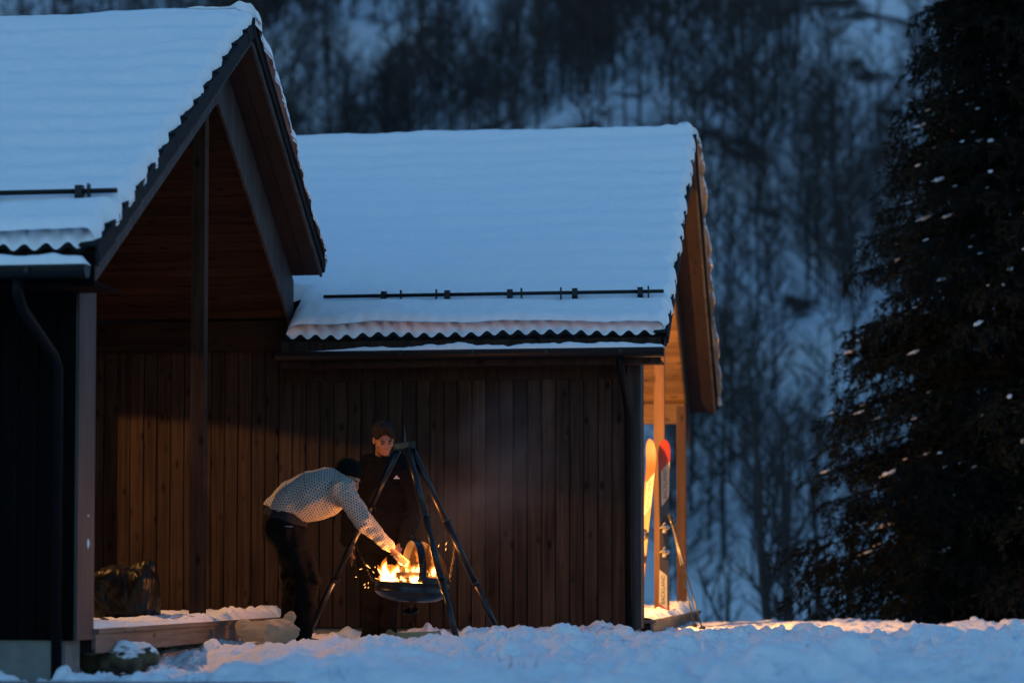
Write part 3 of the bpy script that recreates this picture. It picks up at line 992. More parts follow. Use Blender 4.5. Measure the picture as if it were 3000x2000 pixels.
# the undergrowth and saplings of the slope: nobody could count them
def sapling(seed, h, nb):
    r = random.Random(seed); mb = MB()
    def stick(a, b, r0, r1):
        d = (b - a).normalized(); s_ = d.orthogonal().normalized(); u_ = d.cross(s_)
        ring = [(math.cos(t), math.sin(t)) for t in (0, 2.094, 4.189)]
        V_ = [a + (s_ * c + u_ * e) * r0 for c, e in ring] + [b + (s_ * c + u_ * e) * r1 for c, e in ring]
        mb.add(V_, [(0, 1, 4, 3), (1, 2, 5, 4), (2, 0, 3, 5)])
    top = Vector((r.gauss(0, .1) * h * .3, r.gauss(0, .1) * h * .3, h))
    stick(Vector((0, 0, -.3)), top * .5, .055 + .004 * h, .04); stick(top * .5, top, .04, .012)
    def limb(a, d, ln, rr, dep):
        b = a + d * ln
        stick(a, b, rr, rr * .45)
        if dep:
            for k in range(4 if dep == 2 else 3):
                q = a.lerp(b, r.uniform(.25, 1))
                e = (d + Vector((r.gauss(0, .55), r.gauss(0, .55), r.gauss(.2, .35)))).normalized()
                limb(q, e, ln * r.uniform(.4, .65), rr * .62, dep - 1)
    for k in range(nb):
        t = 0.12 + .86 * (k + r.random()) / nb; a = r.random() * 6.283
        limb(top * t, Vector((math.cos(a), math.sin(a), r.uniform(.5, 1.3))).normalized(), h * (.12 + .24 * (1 - t)), .034, 2)
    return np.array([tuple(v) for v in mb.v]), np.array(mb.f)
V = []; F = []; base = 0
tri = [sapling(400 + i, 4.0 + 1.3 * (i % 4), 11) for i in range(8)]
n = 0
tries = 0
while n < 800 and tries < 60000:
    tries += 1
    Y = 72 + 125 * rt.random() ** .9; px = rt.uniform(0, 2850); X = at(px, 900, Y).x
    den = float(fbm(np.array([X]), np.array([Y]), 15, 3, 78)[0]) - 0.30 * (px - 1500) / 1300
    if den < rt.uniform(-.35, .30): continue
    z = float(hill_z(np.array([X]), np.array([Y]))[0])
    py = 1700 - (z - CAMZ) / Y * FPX
    if py < -150 or (850 < px < 1950 and py > 540 and rt.random() < .8): continue
    co, fs = tri[n % 8]
    s = rt.uniform(0.6, 1.35); a = rt.random() * 6.28
    R = np.array([[math.cos(a), -math.sin(a), 0], [math.sin(a), math.cos(a), 0], [0, 0, 1]])
    V.append((co @ R.T) * s + [X, Y, z - .1]); F.append(fs + base); base += len(co); n += 1
o = obj('undergrowth', mesh('undergrowth', np.concatenate(V), np.concatenate(F), M['twig']))
tag(o, 'dark tangle of bushes and saplings on the snowy hillside', 'undergrowth', None, 'stuff')

# ------------------------------------------------------------------ spruces on the right
m, nt, b = newmat('spruce_needles')
tc = N(nt, 'TexCoord'); no = N(nt, 'TexNoise'); no.inputs['Scale'].default_value = 2.5; no.inputs['Detail'].default_value = 4
L(nt, tc.outputs['Object'], no.inputs['Vector'])
r_ = ramp(nt, no.outputs['Fac'], [(0.3, (0.0035, 0.0055, 0.005)), (0.7, (0.010, 0.0135, 0.011))])
L(nt, r_.outputs[0], b.inputs['Base Color']); b.inputs['Roughness'].default_value = 0.8; b.inputs['Specular IOR Level'].default_value = 0.1
M['needles'] = m
M['spruce_bark'] = plain('spruce_bark', (0.008, 0.0065, 0.0055), 0.95, var=0.4, scale=5, spec=0.05)

def spruce_tree(seed, H, R, label, loc, nsnow, face, per=11):
    rr = np.random.default_rng(seed)
    t = thing('spruce_tree', label, 'tree', loc, 'dark spruces at the yard edge')
    L0 = Vector(loc)
    mb = MB(); mb.tube([L0 + Vector((0, 0, -0.5)), L0 + Vector((0.03, 0, H * .5)), L0 + Vector((0, 0, H))], [0.2, 0.12, 0.02], 9)
    mb.build('trunk', M['spruce_bark'], t, loc)
    bars = MB()
    segA = []; segB = []; tips = []
    z = 0.15
    while z < H - 0.1:
        k = 1 - z / H
        nb = int(rr.integers(11, 16))
        for j in range(nb):
            a = rr.random() * 6.283
            ln = (R * k * rr.uniform(0.70, 1.12) + 0.12)
            zz = z + rr.uniform(-.12, .12)
            d = np.array([math.cos(a), math.sin(a), 0.0])
            up = 0.25 * k
            npt = 7
            pts = []
            for i in range(npt):
                u = i / (npt - 1)
                pts.append(np.array([0, 0, zz]) + d * ln * u + np.array([0, 0, ln * (0.10 * u - 0.55 * u * u + 0.25 * u ** 3)]))
            bars.tube([L0 + Vector(p) for p in pts], [0.018 * (1 - i / npt) + 0.004 for i in range(npt)], 3, False)
            # side twigs
            side = np.array([-d[1], d[0], 0])
            m_ = max(4, int(ln / 0.10))
            for i in range(m_):
                u = 0.12 + 0.88 * (i + rr.random()) / m_
                f = u * (npt - 1); ii = min(int(f), npt - 2)
                p = pts[ii] + (pts[ii + 1] - pts[ii]) * (f - ii)
                for sgn in (-1, 1):
                    tl = ln * 0.28 * (1.15 - u) + rr.uniform(0.08, 0.2)
                    e = p + (side * sgn * rr.uniform(.6, 1.0) + d * rr.uniform(.4, .9)) * tl + np.array([0, 0, -tl * rr.uniform(0.15, 0.7)])
                    segA.append(p); segB.append(e)
                    # hanging twiglet
                    if rr.random() < .8:
                        q = p + (e - p) * rr.uniform(.4, .9)
                        segA.append(q); segB.append(q + np.array([rr.normal() * .05, rr.normal() * .05, -rr.uniform(.08, .22)]) + d * .05)
            tips.append((pts, d, ln, zz, a))
        z += rr.uniform(0.20, 0.30) * (0.6 + 0.5 * k)
    bars.build('branches', M['spruce_bark'], t, loc)
    A = np.array(segA); B = np.array(segB)
    # needle blades around every twig
    n = len(A)
    A = np.repeat(A, per, 0); B = np.repeat(B, per, 0)
    tt = rr.random((n * per, 1))
    P = A + (B - A) * tt
    D = (B - A) / np.linalg.norm(B - A, axis=1, keepdims=True)
    rnd = rr.normal(size=(n * per, 3)); rnd[:, 2] *= .7
    nd = D * 0.9 + rnd * 0.55; nd /= np.linalg.norm(nd, axis=1, keepdims=True)
    ln = rr.uniform(0.05, 0.11, (n * per, 1))
    sd = np.cross(nd, rr.normal(size=(n * per, 3))); sd /= np.linalg.norm(sd, axis=1, keepdims=True)
    w = 0.012
    V = np.stack([P - sd * w, P + sd * w, P + nd * ln], 1).reshape(-1, 3)
    F = np.arange(len(V)).reshape(-1, 3)
    cr = obj('crown', mesh('crown', V, F, M['needles']), t, loc)
    # snow left on the branch ends, on the side of the yard
    protos = []
    for q in range(4):
        ff = lambda Pp: ell(Pp, (0, 0, 0), (0.085, 0.055, 0.032)) + 0.019 * wob(Pp, 0.06, 60 + q)
        v, fq = surfnet(ff, (-.13, -.1, -.07), (.13, .1, .07), 0.014)
        protos.append(mesh('snow_clump', v, fq, M['snow'], True))
    cand = [tp for tp in tips if H * .12 < tp[3] < H * 0.58 and math.cos(tp[4] - face) > 0.05]
    rr.shuffle(cand)
    for tp in cand[:nsnow]:
        u = rr.uniform(.55, .98); f = u * 6; ii = min(int(f), 5)
        p = tp[0][ii] + (tp[0][ii + 1] - tp[0][ii]) * (f - ii)
        o = obj('snow_clump', protos[int(rr.integers(4))], cr, L0 + Vector(p) + Vector((0, 0, 0.018)))
        s = float(min(0.24 + 0.24 * rr.pareto(2.4), 0.95)); o.scale = (s * rr.uniform(1.1, 2.1), s, s * rr.uniform(.5, .8))
        o.rotation_euler = (rr.normal() * .2, 0.35, tp[4])
    return t
pA = at(2990, 1830, 29.0)
spruce_tree(3, 11.6, 2.85, 'huge dark spruce with snow clumps at the right edge of the yard', (pA.x, pA.y, -0.35), 340, math.radians(215))
pB = at(3120, 1830, 33.0)
spruce_tree(8, 15.0, 2.6, 'dark spruce behind the snowy one, cut by the frame', (pB.x, pB.y, -0.6), 20, math.radians(215), 4)
pC = at(2780, 1830, 36.0)
spruce_tree(12, 5.4, 1.25, 'lower dark spruce in the shade at the big spruce foot', (pC.x, pC.y, -1.3), 30, math.radians(240))
# ------------------------------------------------------------------ tripod and fire pan
CR = _r.copy(); CF = Vector((-math.sin(YAW), math.cos(YAW), 0)); UP = Vector((0, 0, 1))
M['steel'] = plain('blackened_steel', (0.02, 0.021, 0.024), 0.32, metal=0.6, var=0.3, scale=20)
M['brass'] = plain('brass_plate', (0.10, 0.055, 0.02), 0.6, metal=0.3, scale=90, var=0.6)
M['hot'] = plain('red_hot_hook', (0.25, 0.04, 0.015), 0.6)  # red-hot glow of the hook painted as base colour
TY = 18.0
head = at(1190, 1306, TY)
tri = thing('tripod', 'black steel tripod over the fire with three telescopic legs', 'tripod', (head.x, head.y, 0))
feet = [at(893, 1868, 18.45), at(1340, 1872, 17.45), at(1480, 1885, 18.4)]
tops = [at(1166, 1318, TY + .02), at(1195, 1314, TY - .03), at(1206, 1314, TY + .02)]
hooks = []
for k in range(3):
    a, b = tops[k], feet[k] - UP * 0.02
    d = (b - a).normalized()
    j = a.lerp(b, 0.36 if k else 0.3); j2 = a.lerp(b, 0.68)
    leg = MB().tube([a, j], 0.027, 14).build('leg', M['steel'], tri, smooth=True)
    MB().tube([j, j2], 0.0255, 14).build('middle_tube', M['steel'], leg, smooth=True)
    MB().tube([j2, b], 0.0235, 14).build('lower_tube', M['steel'], leg, smooth=True)
    for q in (j, j2):
        mb = MB().tube([q - d * .02, q + d * .006], 0.0285, 14)
        s = CR * 0.043 - CF * 0.01
        mb.tube([q, q + s], 0.004, 6).tube([q + s - UP * .012, q + s + UP * .012], 0.004, 6)
        mb.build('clamp', M['steel'], leg)
    hooks.append(a.lerp(b, 0.47))
mb = MB()
for (x0_, x1_, y0_, y1_) in ((-0.095, 0.028, -0.028, 0.028), (0.03, 0.072, -0.033, 0.033)):
    V = []
    for z_ in (-0.024, 0.03):
        for (p, q) in ((x0_, y0_), (x1_, y0_), (x1_, y1_), (x0_, y1_)):
            V.append(head + CR * p + CF * q + UP * (z_ + 0.1 * p))
    mb.add(V, [(0, 3, 2, 1), (4, 5, 6, 7), (0, 1, 5, 4), (1, 2, 6, 5), (2, 3, 7, 6), (3, 0, 4, 7)])
hd = mb.build('head_block', M['black_metal'], tri)
mb = MB(); V = []
for (p, q) in ((-0.088, -0.016), (0.02, -0.016), (0.02, 0.022), (-0.088, 0.022)):
    V.append(head + CR * p - CF * 0.0305 + UP * (q + 0.1 * p))
V2 = [v + CF * 0.002 for v in V]
mb.add(V + V2, [(0, 1, 2, 3), (7, 6, 5, 4), (0, 4, 5, 1), (1, 5, 6, 2), (2, 6, 7, 3), (3, 7, 4, 0)])
mb.build('name_plate', M['brass'], hd)
sp = head + CR * -0.012 + UP * 0.03
MB().tube([sp, sp + UP * 0.05, sp + UP * 0.13 - CR * 0.004], [0.012, 0.009, 0.001], 10).build('spike', M['steel'], tri)

PC = at(1209, 1706, TY)
pan = thing('fire_pan', 'round black fire pan hanging on chains from the tripod', 'fire pan', (PC.x, PC.y, PC.z - 0.17))
RIM = 0.285
prof = [(0.0, -0.160), (0.10, -0.165), (0.19, -0.150), (0.255, -0.115), (0.283, -0.085), (0.290, -0.078), (0.284, -0.070), (0.285, -0.01), (0.294, 0.0), (0.285, 0.004), (0.277, -0.01), (0.275, -0.075), (0.24, -0.115), (0.17, -0.14), (0.0, -0.15)]
prof = [(r_, z_ * 0.88) for (r_, z_) in prof]
mb = MB().lathe(prof, (0, 0, 0), 56)
bowl = mb.build('bowl', M['steel'], None, smooth=True)
COL.objects.unlink(bowl); del WL[bowl.name]
bowl.name = 'bowl'; link(bowl, pan, PC)
TILT = Matrix.Rotation(math.radians(2.6), 3, CF)
bowl.rotation_euler = TILT.to_euler()
def loc_pan(v): return PC + TILT @ Vector(v)
# spark screen: half dome over the right side
e1 = (-CF * math.cos(math.radians(18)) + CR * math.sin(math.radians(18)))
en = (CR * math.cos(math.radians(18)) + CF * math.sin(math.radians(18)))
m, nt, b = newmat('wire_mesh')
tr_ = N(nt, 'BsdfTransparent'); mxs = N(nt, 'MixShader'); mxs.inputs[0].default_value = 0.48
out = nt.nodes['Material Output']
b.inputs['Specular IOR Level'].default_value = 0.05; b.inputs['Base Color'].default_value = (0.008, 0.005, 0.0035, 1); b.inputs['Roughness'].default_value = 0.5
tcw = N(nt, 'TexCoord'); nw = N(nt, 'TexNoise'); nw.inputs['Scale'].default_value = 30
L(nt, tcw.outputs['Object'], nw.inputs['Vector'])
rw = ramp(nt, nw.outputs['Fac'], [(0.3, 0.35), (0.7, 0.55)])
L(nt, rw.outputs[0], mxs.inputs[0]); L(nt, tr_.outputs[0], mxs.inputs[1]); L(nt, b.outputs[0], mxs.inputs[2]); L(nt, mxs.outputs[0], out.inputs[0])
M['wire'] = m
RS, HS = 0.268, 0.30
V = []; F = []
na_, nb_ = 25, 13
for i in range(na_):
    a = math.pi * i / (na_ - 1)
    for j in range(nb_):
        p = math.pi / 2 * j / (nb_ - 1)
        V.append(loc_pan((e1 * math.cos(a) + en * math.sin(a)) * RS * math.cos(p) + UP * (HS * math.sin(p) + 0.02)))
for i in range(na_ - 1):
    for j in range(nb_ - 1):
        F.append((i * nb_ + j, (i + 1) * nb_ + j, (i + 1) * nb_ + j + 1, i * nb_ + j + 1))
screen = MB().add(V, F).build('spark_screen', M['wire'], pan, smooth=True)
def strip(fn, n, name, mat):
    """closed strip with four corners per station"""
    mb = MB(); V = []; F = []
    for i in range(n): V += fn(i / (n - 1))
    for i in range(n - 1):
        for k in range(4):
            F.append((i * 4 + k, i * 4 + (k + 1) % 4, i * 4 + 4 + (k + 1) % 4, i * 4 + 4 + k))
    return mb.add(V, F).build(name, mat, screen)
def arch(t):
    a = math.pi * t
    rd = e1 * math.cos(a) * RS + UP * (math.sin(a) * HS + 0.02)
    o = (e1 * math.cos(a) + UP * math.sin(a)) * 0.004
    return [loc_pan(rd - en * 0.028 - o), loc_pan(rd + en * 0.03 - o), loc_pan(rd + en * 0.03 + o), loc_pan(rd - en * 0.028 + o)]
strip(arch, 31, 'screen_arch', M['steel'])
def ringb(t):
    a = math.pi * t
    o = (e1 * math.cos(a) + en * math.sin(a))
    return [loc_pan(o * (RS - .003) + UP * 0.004), loc_pan(o * (RS - .003) + UP * 0.042), loc_pan(o * (RS + .003) + UP * 0.042), loc_pan(o * (RS + .003) + UP * 0.004)]
strip(ringb, 25, 'screen_ring', M['steel'])
for s in (0.35, 0.7):
    def rib(t, s=s):
        p = math.pi / 2 * t
        a = math.pi * s
        o = (e1 * math.cos(a) + en * math.sin(a)) * RS * math.cos(p) * 1.006 + UP * (HS * 1.006 * math.sin(p) + 0.02)
        w_ = (en * math.cos(a) - e1 * math.sin(a)) * 0.006
        return [loc_pan(o - w_), loc_pan(o + w_), loc_pan(o * 1.01 + w_), loc_pan(o * 1.01 - w_)]
    strip(rib, 17, 'screen_rib', M['steel'])
hb = PC + UP * (HS + 0.02)
MB().tube([hb - e1 * .05, hb - e1 * .045 + UP * .03, hb + UP * .045, hb + e1 * .045 + UP * .03, hb + e1 * .05], 0.005, 6).build('handle', M['steel'], screen, smooth=True)

def chain(a, b, sag, name='chain'):
    """one chain, links alternating"""
    mb = MB()
    Lc = (b - a).length
    n = max(4, int(Lc / 0.021))
    pts = [a.lerp(b, i / n) - UP * sag * 4 * (i / n) * (1 - i / n) for i in range(n + 1)]
    for i in range(n):
        p, q = pts[i], pts[i + 1]
        d = (q - p).normalized(); c = (p + q) / 2
        s = d.cross(CF).normalized() if i % 2 else d.cross(CR).normalized()
        ring = []
        for k in range(9):
            t = 2 * math.pi * k / 8
            ring.append(c + d * math.cos(t) * 0.0155 + s * math.sin(t) * 0.0075)
        mb.tube(ring, 0.0024, 4, False)
    return mb.build(name, M['steel'], pan)
rimL = loc_pan(-CR * 0.28 - CF * 0.02); rimF = loc_pan(CR * 0.05 - CF * 0.285); rimR = loc_pan(CR * 0.27 + CF * 0.10)
chain(hooks[0], rimL - UP * 0.05, 0.0); chain(hooks[0] + CR * -.01, hooks[0] - CR * .015 - UP * 0.19, 0.0)
chain(hooks[1] - CF * .02, rimF, 0.01); chain(hooks[2], rimR, 0.0); chain(hooks[2] + CR * -.01, hooks[2] - CR * .02 - UP * 0.16, 0.0)
# ash catcher below the bowl
ac = PC - UP * 0.215 - CR * 0.012
R1 = Matrix.Rotation(math.radians(-9), 3, CF) @ Matrix.Rotation(math.radians(20), 3, CR)
mb = MB().lathe([(0.0, -0.008), (0.056, -0.008), (0.06, 0.0), (0.06, 0.008), (0.0, 0.010)], (0, 0, 0), 28)
mb.v = [tuple(ac + R1 @ Vector(v)) for v in mb.v]
mb.build('ash_catcher', M['steel'], pan)
MB().tube([ac, ac + UP * 0.055], 0.004, 6).build('hook', M['hot'], pan)

# ------------------------------------------------------------------ firewood and flames
M['log'] = wood('charred_log', (0.012, 0.008, 0.006), (0.06, 0.032, 0.02), 'x', knots=False)
M['split_wood'] = wood('split_birch_wood', (0.34, 0.22, 0.11), (0.52, 0.36, 0.2), 'x', knots=False, objrand=0.1)
M['wood_bark'] = plain('birch_bark', (0.11, 0.08, 0.06), 0.9, var=0.5, scale=14, bump=0.003)

def log(name, label, a, b, r, mat, seed, wedge=False, group=None):
    """a split stick: lumpy wedge or round section from a to b"""
    rr = random.Random(seed)
    a, b = Vector(a), Vector(b); d = (b - a).normalized()
    s = d.cross(UP).normalized(); u = s.cross(d)
    c = (a + b) / 2
    V = []; F = []
    n = 12 if not wedge else 5
    st = 7
    base = [(math.cos(2 * math.pi * k / n) * (1 + rr.uniform(-.12, .12)), math.sin(2 * math.pi * k / n) * (1 + rr.uniform(-.12, .12))) for k in range(n)]
    if wedge: base = [(-1, -.6), (0.1, -.75), (1, -.45), (.25, .75), (-.35, .6)]
    for i in range(st):
        t = i / (st - 1)
        p = a.lerp(b, t)
        for (x, y) in base:
            k = r * (1 + rr.uniform(-.05, .05))
            V.append(p + s * x * k + u * y * k + d * rr.uniform(-.006, .006) - c)
    for i in range(st - 1):
        for k in range(n): F.append((i * n + k, i * n + (k + 1) % n, (i + 1) * n + (k + 1) % n, (i + 1) * n + k))
    F.append(tuple(range(n - 1, -1, -1))); F.append(tuple((st - 1) * n + k for k in range(n)))
    # local frame with x along the stick so that the grain follows it
    R = Matrix((d, s, u))
    me = mesh(name, [tuple(R @ v) for v in V], F, mat); fix_normals(me)
    o = obj(name, me, None, c)
    o.rotation_euler = R.transposed().to_euler()
    return tag(o, label, 'firewood', group)
log('firewood_log', 'charred log lying across the burning pan', loc_pan(-CR * .17 - CF * .10 + UP * .045), loc_pan(CR * .12 - CF * .06 + UP * .055), 0.028, M['log'], 1, group='logs burning in the pan')
log('firewood_log', 'charred log under the spark screen', loc_pan(-CR * .02 + CF * .10 + UP * .015), loc_pan(CR * .21 - CF * .02 + UP * .03), 0.035, M['log'], 2, group='logs burning in the pan')
log('firewood_log', 'burning log at the back of the pan behind the flames', loc_pan(-CR * .2 + CF * .08 - UP * .0), loc_pan(CR * .05 + CF * .16 + UP * .02), 0.04, M['log'], 3, group='logs burning in the pan')
log('firewood_log', 'log deep in the embers of the pan', loc_pan(-CR * .2 - CF * .12 - UP * .05), loc_pan(CR * .2 + CF * .02 - UP * .05), 0.045, M['log'], 4, group='logs burning in the pan')

def flame_mat(name, col, s):
    m = bpy.data.materials.new(name); m.use_nodes = True
    nt = m.node_tree
    for n in list(nt.nodes):
        if n.type != 'OUTPUT_MATERIAL': nt.nodes.remove(n)
    out = [n for n in nt.nodes if n.type == 'OUTPUT_MATERIAL'][0]
    e = nt.nodes.new('ShaderNodeEmission')
    e.inputs[0].default_value = (*col, 1); e.inputs[1].default_value = s
    nt.links.new(e.outputs[0], out.inputs['Volume'])
    return m
M['flame'] = flame_mat('flame', (1.0, 0.24, 0.022), 9.0)
M['flame_core'] = flame_mat('flame_core', (1.0, 0.54, 0.16), 60.0)
M['glow'] = flame_mat('ember_glow', (1.0, 0.22, 0.02), 3.0)

fire = thing('fire', 'bright orange flames and sparks rising from the fire pan', 'fire', (PC.x, PC.y, PC.z - 0.1))
def flame(px, py, w, h, lean, dY, seed, core=True):
    """one tongue of flame: bulging foot, twisting tip"""
    rr = random.Random(seed)
    base = at(px, py, TY + dY)
    w *= 1.25 * 18.3 / FPX; h *= 1.22 * 18.3 / FPX; lean *= 18.3 / FPX
    ph, ph2 = rr.random() * 6, rr.random() * 6
    def shape(ws, hs, up):
        mb = MB(); pts = []; rad = []
        n = 12
        for i in range(n):
            t = i / (n - 1)
            off = CR * (lean * t ** 1.5 + 0.22 * w * math.sin(ph + t * 5.5) * t) + CF * (0.2 * w * math.sin(ph2 + t * 4) * t)
            pts.append(base + UP * (up + h * hs * t) + off)
            rad.append(max(0.0012, 0.5 * w * ws * (math.sin(math.pi * min(1, 0.16 + 0.84 * t)) ** 0.8) * (1 - 0.45 * t) * (1 + .18 * math.sin(ph + 9 * t))))
        return mb.tube(pts, rad, 10)
    o = shape(1.0, 1.0, 0).build('flame', M['flame'], fire, smooth=True)
    if core:
        shape(0.62, 0.78, 0.004).build('flame_core', M['flame_core'], o, smooth=True)
fl = [(1138, 1706, 34, 52, -6, -.12, 1), (1122, 1706, 24, 44, -10, -.1, 2), (1152, 1704, 22, 42, 10, -.14, 3), (1130, 1700, 26, 58, 0, -.06, 4), (1146, 1706, 30, 34, 2, -.18, 5),
      (1128, 1668, 8, 22, 4, -.08, 6, False), (1172, 1698, 22, 46, -10, -.02, 7), (1185, 1704, 16, 18, -12, -.2, 8), (1166, 1706, 14, 16, -6, -.2, 9), (1205, 1706, 12, 20, -3, -.22, 10),
      (1215, 1706, 26, 16, 4, -.2, 11), (1222, 1692, 20, 44, 8, .02, 12), (1212, 1690, 20, 34, 2, .06, 13), (1226, 1645, 14, 28, -6, .0, 14, False), (1190, 1690, 20, 28, 4, .1, 15), (1160, 1690, 16, 32, 8, .12, 16),
      (1272, 1694, 26, 46, 2, .02, 17), (1284, 1694, 16, 30, 4, -.04, 18), (1268, 1655, 12, 28, 3, .04, 19, False), (1256, 1696, 14, 24, 0, .08, 20), (1197, 1694, 24, 44, 6, .15, 21, False), (1240, 1700, 30, 44, -4, .14, 22, False), (1150, 1700, 40, 40, 6, .1, 23, False)]
for a in fl: flame(*a)
# embers glowing in the bowl
mb = MB().lathe([(0.0, -0.03), (0.22, -0.03), (0.23, -0.05), (0.0, -0.06)], (0, 0, 0), 24); mb.v = [tuple(loc_pan(v)) for v in mb.v]
m, nt, b = newmat('embers')
b.inputs['Base Color'].default_value = (0.02, 0.015, 0.01, 1)
tcw = N(nt, 'TexCoord'); nw = N(nt, 'TexNoise'); nw.inputs['Scale'].default_value = 35
L(nt, tcw.outputs['Object'], nw.inputs['Vector'])
rw = ramp(nt, nw.outputs['Fac'], [(0.45, (0, 0, 0)), (0.62, (1.0, 0.22, 0.02))])
L(nt, rw.outputs[0], b.inputs['Emission Color']); b.inputs['Emission Strength'].default_value = 2.0
mb.build('embers', m, fire)
# sparks
m, nt, b = newmat('spark'); b.inputs['Base Color'].default_value = (0, 0, 0, 1); b.inputs['Emission Color'].default_value = (1.0, 0.42, 0.10, 1); b.inputs['Emission Strength'].default_value = 1.6
sparks = [(1076, 1655, 10, 25), (1080, 1660, 14, 30), (1057, 1666, 9, -15), (1099, 1660, 4, 80), (1094, 1675, 8, 40), (1104, 1694, 11, 22), (1068, 1711, 7, -40), (1079, 1707, 5, -75), (1070, 1719, 7, -60), (1079, 1720, 5, -70),
          (1285, 1598, 8, -65), (1306, 1608, 9, -80), (1307, 1592, 10, -60), (1111, 1677, 3, 0), (1043, 1689, 4, 10), (1199, 1668, 6, 75), (1194, 1659, 3, 0), (1140, 1655, 5, 70), (1090, 1700, 5, 50)]
for i, (px, py, ln, ang) in enumerate(sparks):
    dx, dy = ln / 2 * math.cos(math.radians(ang)), ln / 2 * math.sin(math.radians(ang))
    yy = TY - 0.1 + 0.2 * random.random()
    MB().tube([at(px - dx, py - dy, yy), at(px, py, yy), at(px + dx, py + dy, yy)], [0.0006, 0.0017, 0.0006], 5).build('spark', m, fire)
for (dx, dz, e, rad) in ((-0.08, 0.10, 12.0, 0.05), (0.06, 0.20, 8.0, 0.06)):
    ld = bpy.data.lights.new('fire_light', 'POINT'); ld.energy = e; ld.color = (1.0, 0.32, 0.065); ld.shadow_soft_size = rad
    lo = bpy.data.objects.new('fire_light', ld); link(lo, fire, PC + CR * dx + UP * dz + CF * .09)

# ------------------------------------------------------------------ small things around
# firewood lying in the snow
log('firewood_log', 'long split stick lying in the snow behind the tripod', at(1115, 1864, 18.2), at(1290, 1856, 18.5), 0.032, M['split_wood'], 11, True, 'split firewood in the snow')
log('firewood_log', 'short split chunk tilted up beside the standing person boots', at(1138, 1852, 18.25), at(1165, 1872, 18.1), 0.04, M['split_wood'], 12, True, 'split firewood in the snow')
# mesh sack
m, nt, b = newmat('sack_cloth')
tcw = N(nt, 'TexCoord'); wv = N(nt, 'TexWave'); wv.inputs['Scale'].default_value = 110; wv.inputs['Distortion'].default_value = 6.0; wv.bands_direction = 'Z'
L(nt, tcw.outputs['Object'], wv.inputs['Vector'])
rw = ramp(nt, wv.outputs['Fac'], [(0.2, (0.42, 0.33, 0.23)), (0.8, (0.52, 0.41, 0.29))])
L(nt, rw.outputs[0], b.inputs['Base Color']); b.inputs['Roughness'].default_value = 0.8
bp = N(nt, 'Bump'); bp.inputs['Distance'].default_value = 0.002; L(nt, wv.outputs['Fac'], bp.inputs['Height']); L(nt, bp.outputs[0], b.inputs['Normal'])
s0, s1, s2, s3 = at(722, 1852, 17.75), at(790, 1850, 17.7), at(830, 1852, 17.75), at(855, 1800, 17.78)
def fs(P):
    d = seg(P, s0, s1, 0.075, 0.085, (CF, 1.2))
    d = smin(d, seg(P, s1, s2, 0.085, 0.09, (CF, 1.4)), .04)
    d = smin(d, seg(P, s2 + CR * .02, s3, 0.065, 0.026, (CF, 2.5)), .02)
    d = smin(d, seg(P, at(790, 1838, 17.76), s3 - UP * .03, 0.05, 0.02, (CF, 2.5)), .04)
    d = smin(d, seg(P, s2 + CR * .02, at(858, 1850, 17.76), 0.06, 0.05, (CF, 1.8)), .02)
    d = smin(d, seg(P, s0, at(715, 1830, 17.75), 0.045, 0.05), .03)
    return d + 0.009 * wob(P, 0.16, 4) + 0.005 * wob(P * np.array([1, 1, 2.5]), 0.10, 5)
v, q = surfnet(fs, np.minimum.reduce([s0, s1, s2, s3]) - .16, np.maximum.reduce([s0, s1, s2, s3]) + .16, 0.009)
tag(obj('wood_sack', mesh('wood_sack', v, q, m, True)), 'beige mesh firewood sack slumped by the bending person boots', 'sack')
# black bag on the deck
m = plain('black_plastic', (0.006, 0.005, 0.0045), 0.42, var=0.3, spec=0.22, bump=0.003, bscale=13)
bc = at(366, 1733, 17.5)
def fb(P):
    q_ = np.abs(P - np.array(bc - UP * .02)) - np.array([0.13, 0.12, 0.10]); d = np.linalg.norm(np.maximum(q_, 0), axis=1) + np.minimum(q_.max(1), 0) - 0.105
    d = smin(d, seg(P, bc + CR * .04 + UP * .14, bc + CR * .19 + UP * .19, 0.05, 0.035), .06)
    d = smin(d, ell(P, bc - CR * .10 + UP * .12, (0.1, 0.1, 0.07)), .05)
    d = smax(d, (bc.z - 0.235) - P[:, 2], .03)
    Pt = P - np.array(bc)
    a = np.arctan2(Pt[:, 1], Pt[:, 0])
    return d + 0.016 * wob(P, 0.30, 7) + 0.008 * np.abs(wob(P * np.array([1.6, 1.6, .6]), 0.16, 8)) + 0.003 * wob(P, 0.09, 9)
v, q = surfnet(fb, np.array(bc) - .32, np.array(bc) + .32, 0.009)
bag = obj('rubbish_bag', mesh('rubbish_bag', v, q, m, True))
tag(bag, 'crumpled shiny black plastic bag on the porch deck', 'bag')
# brown leaf like scrap on the deck snow
MB().tube([at(287, 1816, 16.4), at(300, 1813, 16.4), at(318, 1816, 16.4)], [0.008, 0.02, 0.01], 7).build('wood_scrap', M['wood_bark'])
tag(bpy.data.objects['wood_scrap'], 'small brown scrap of bark on the deck snow', 'bark')
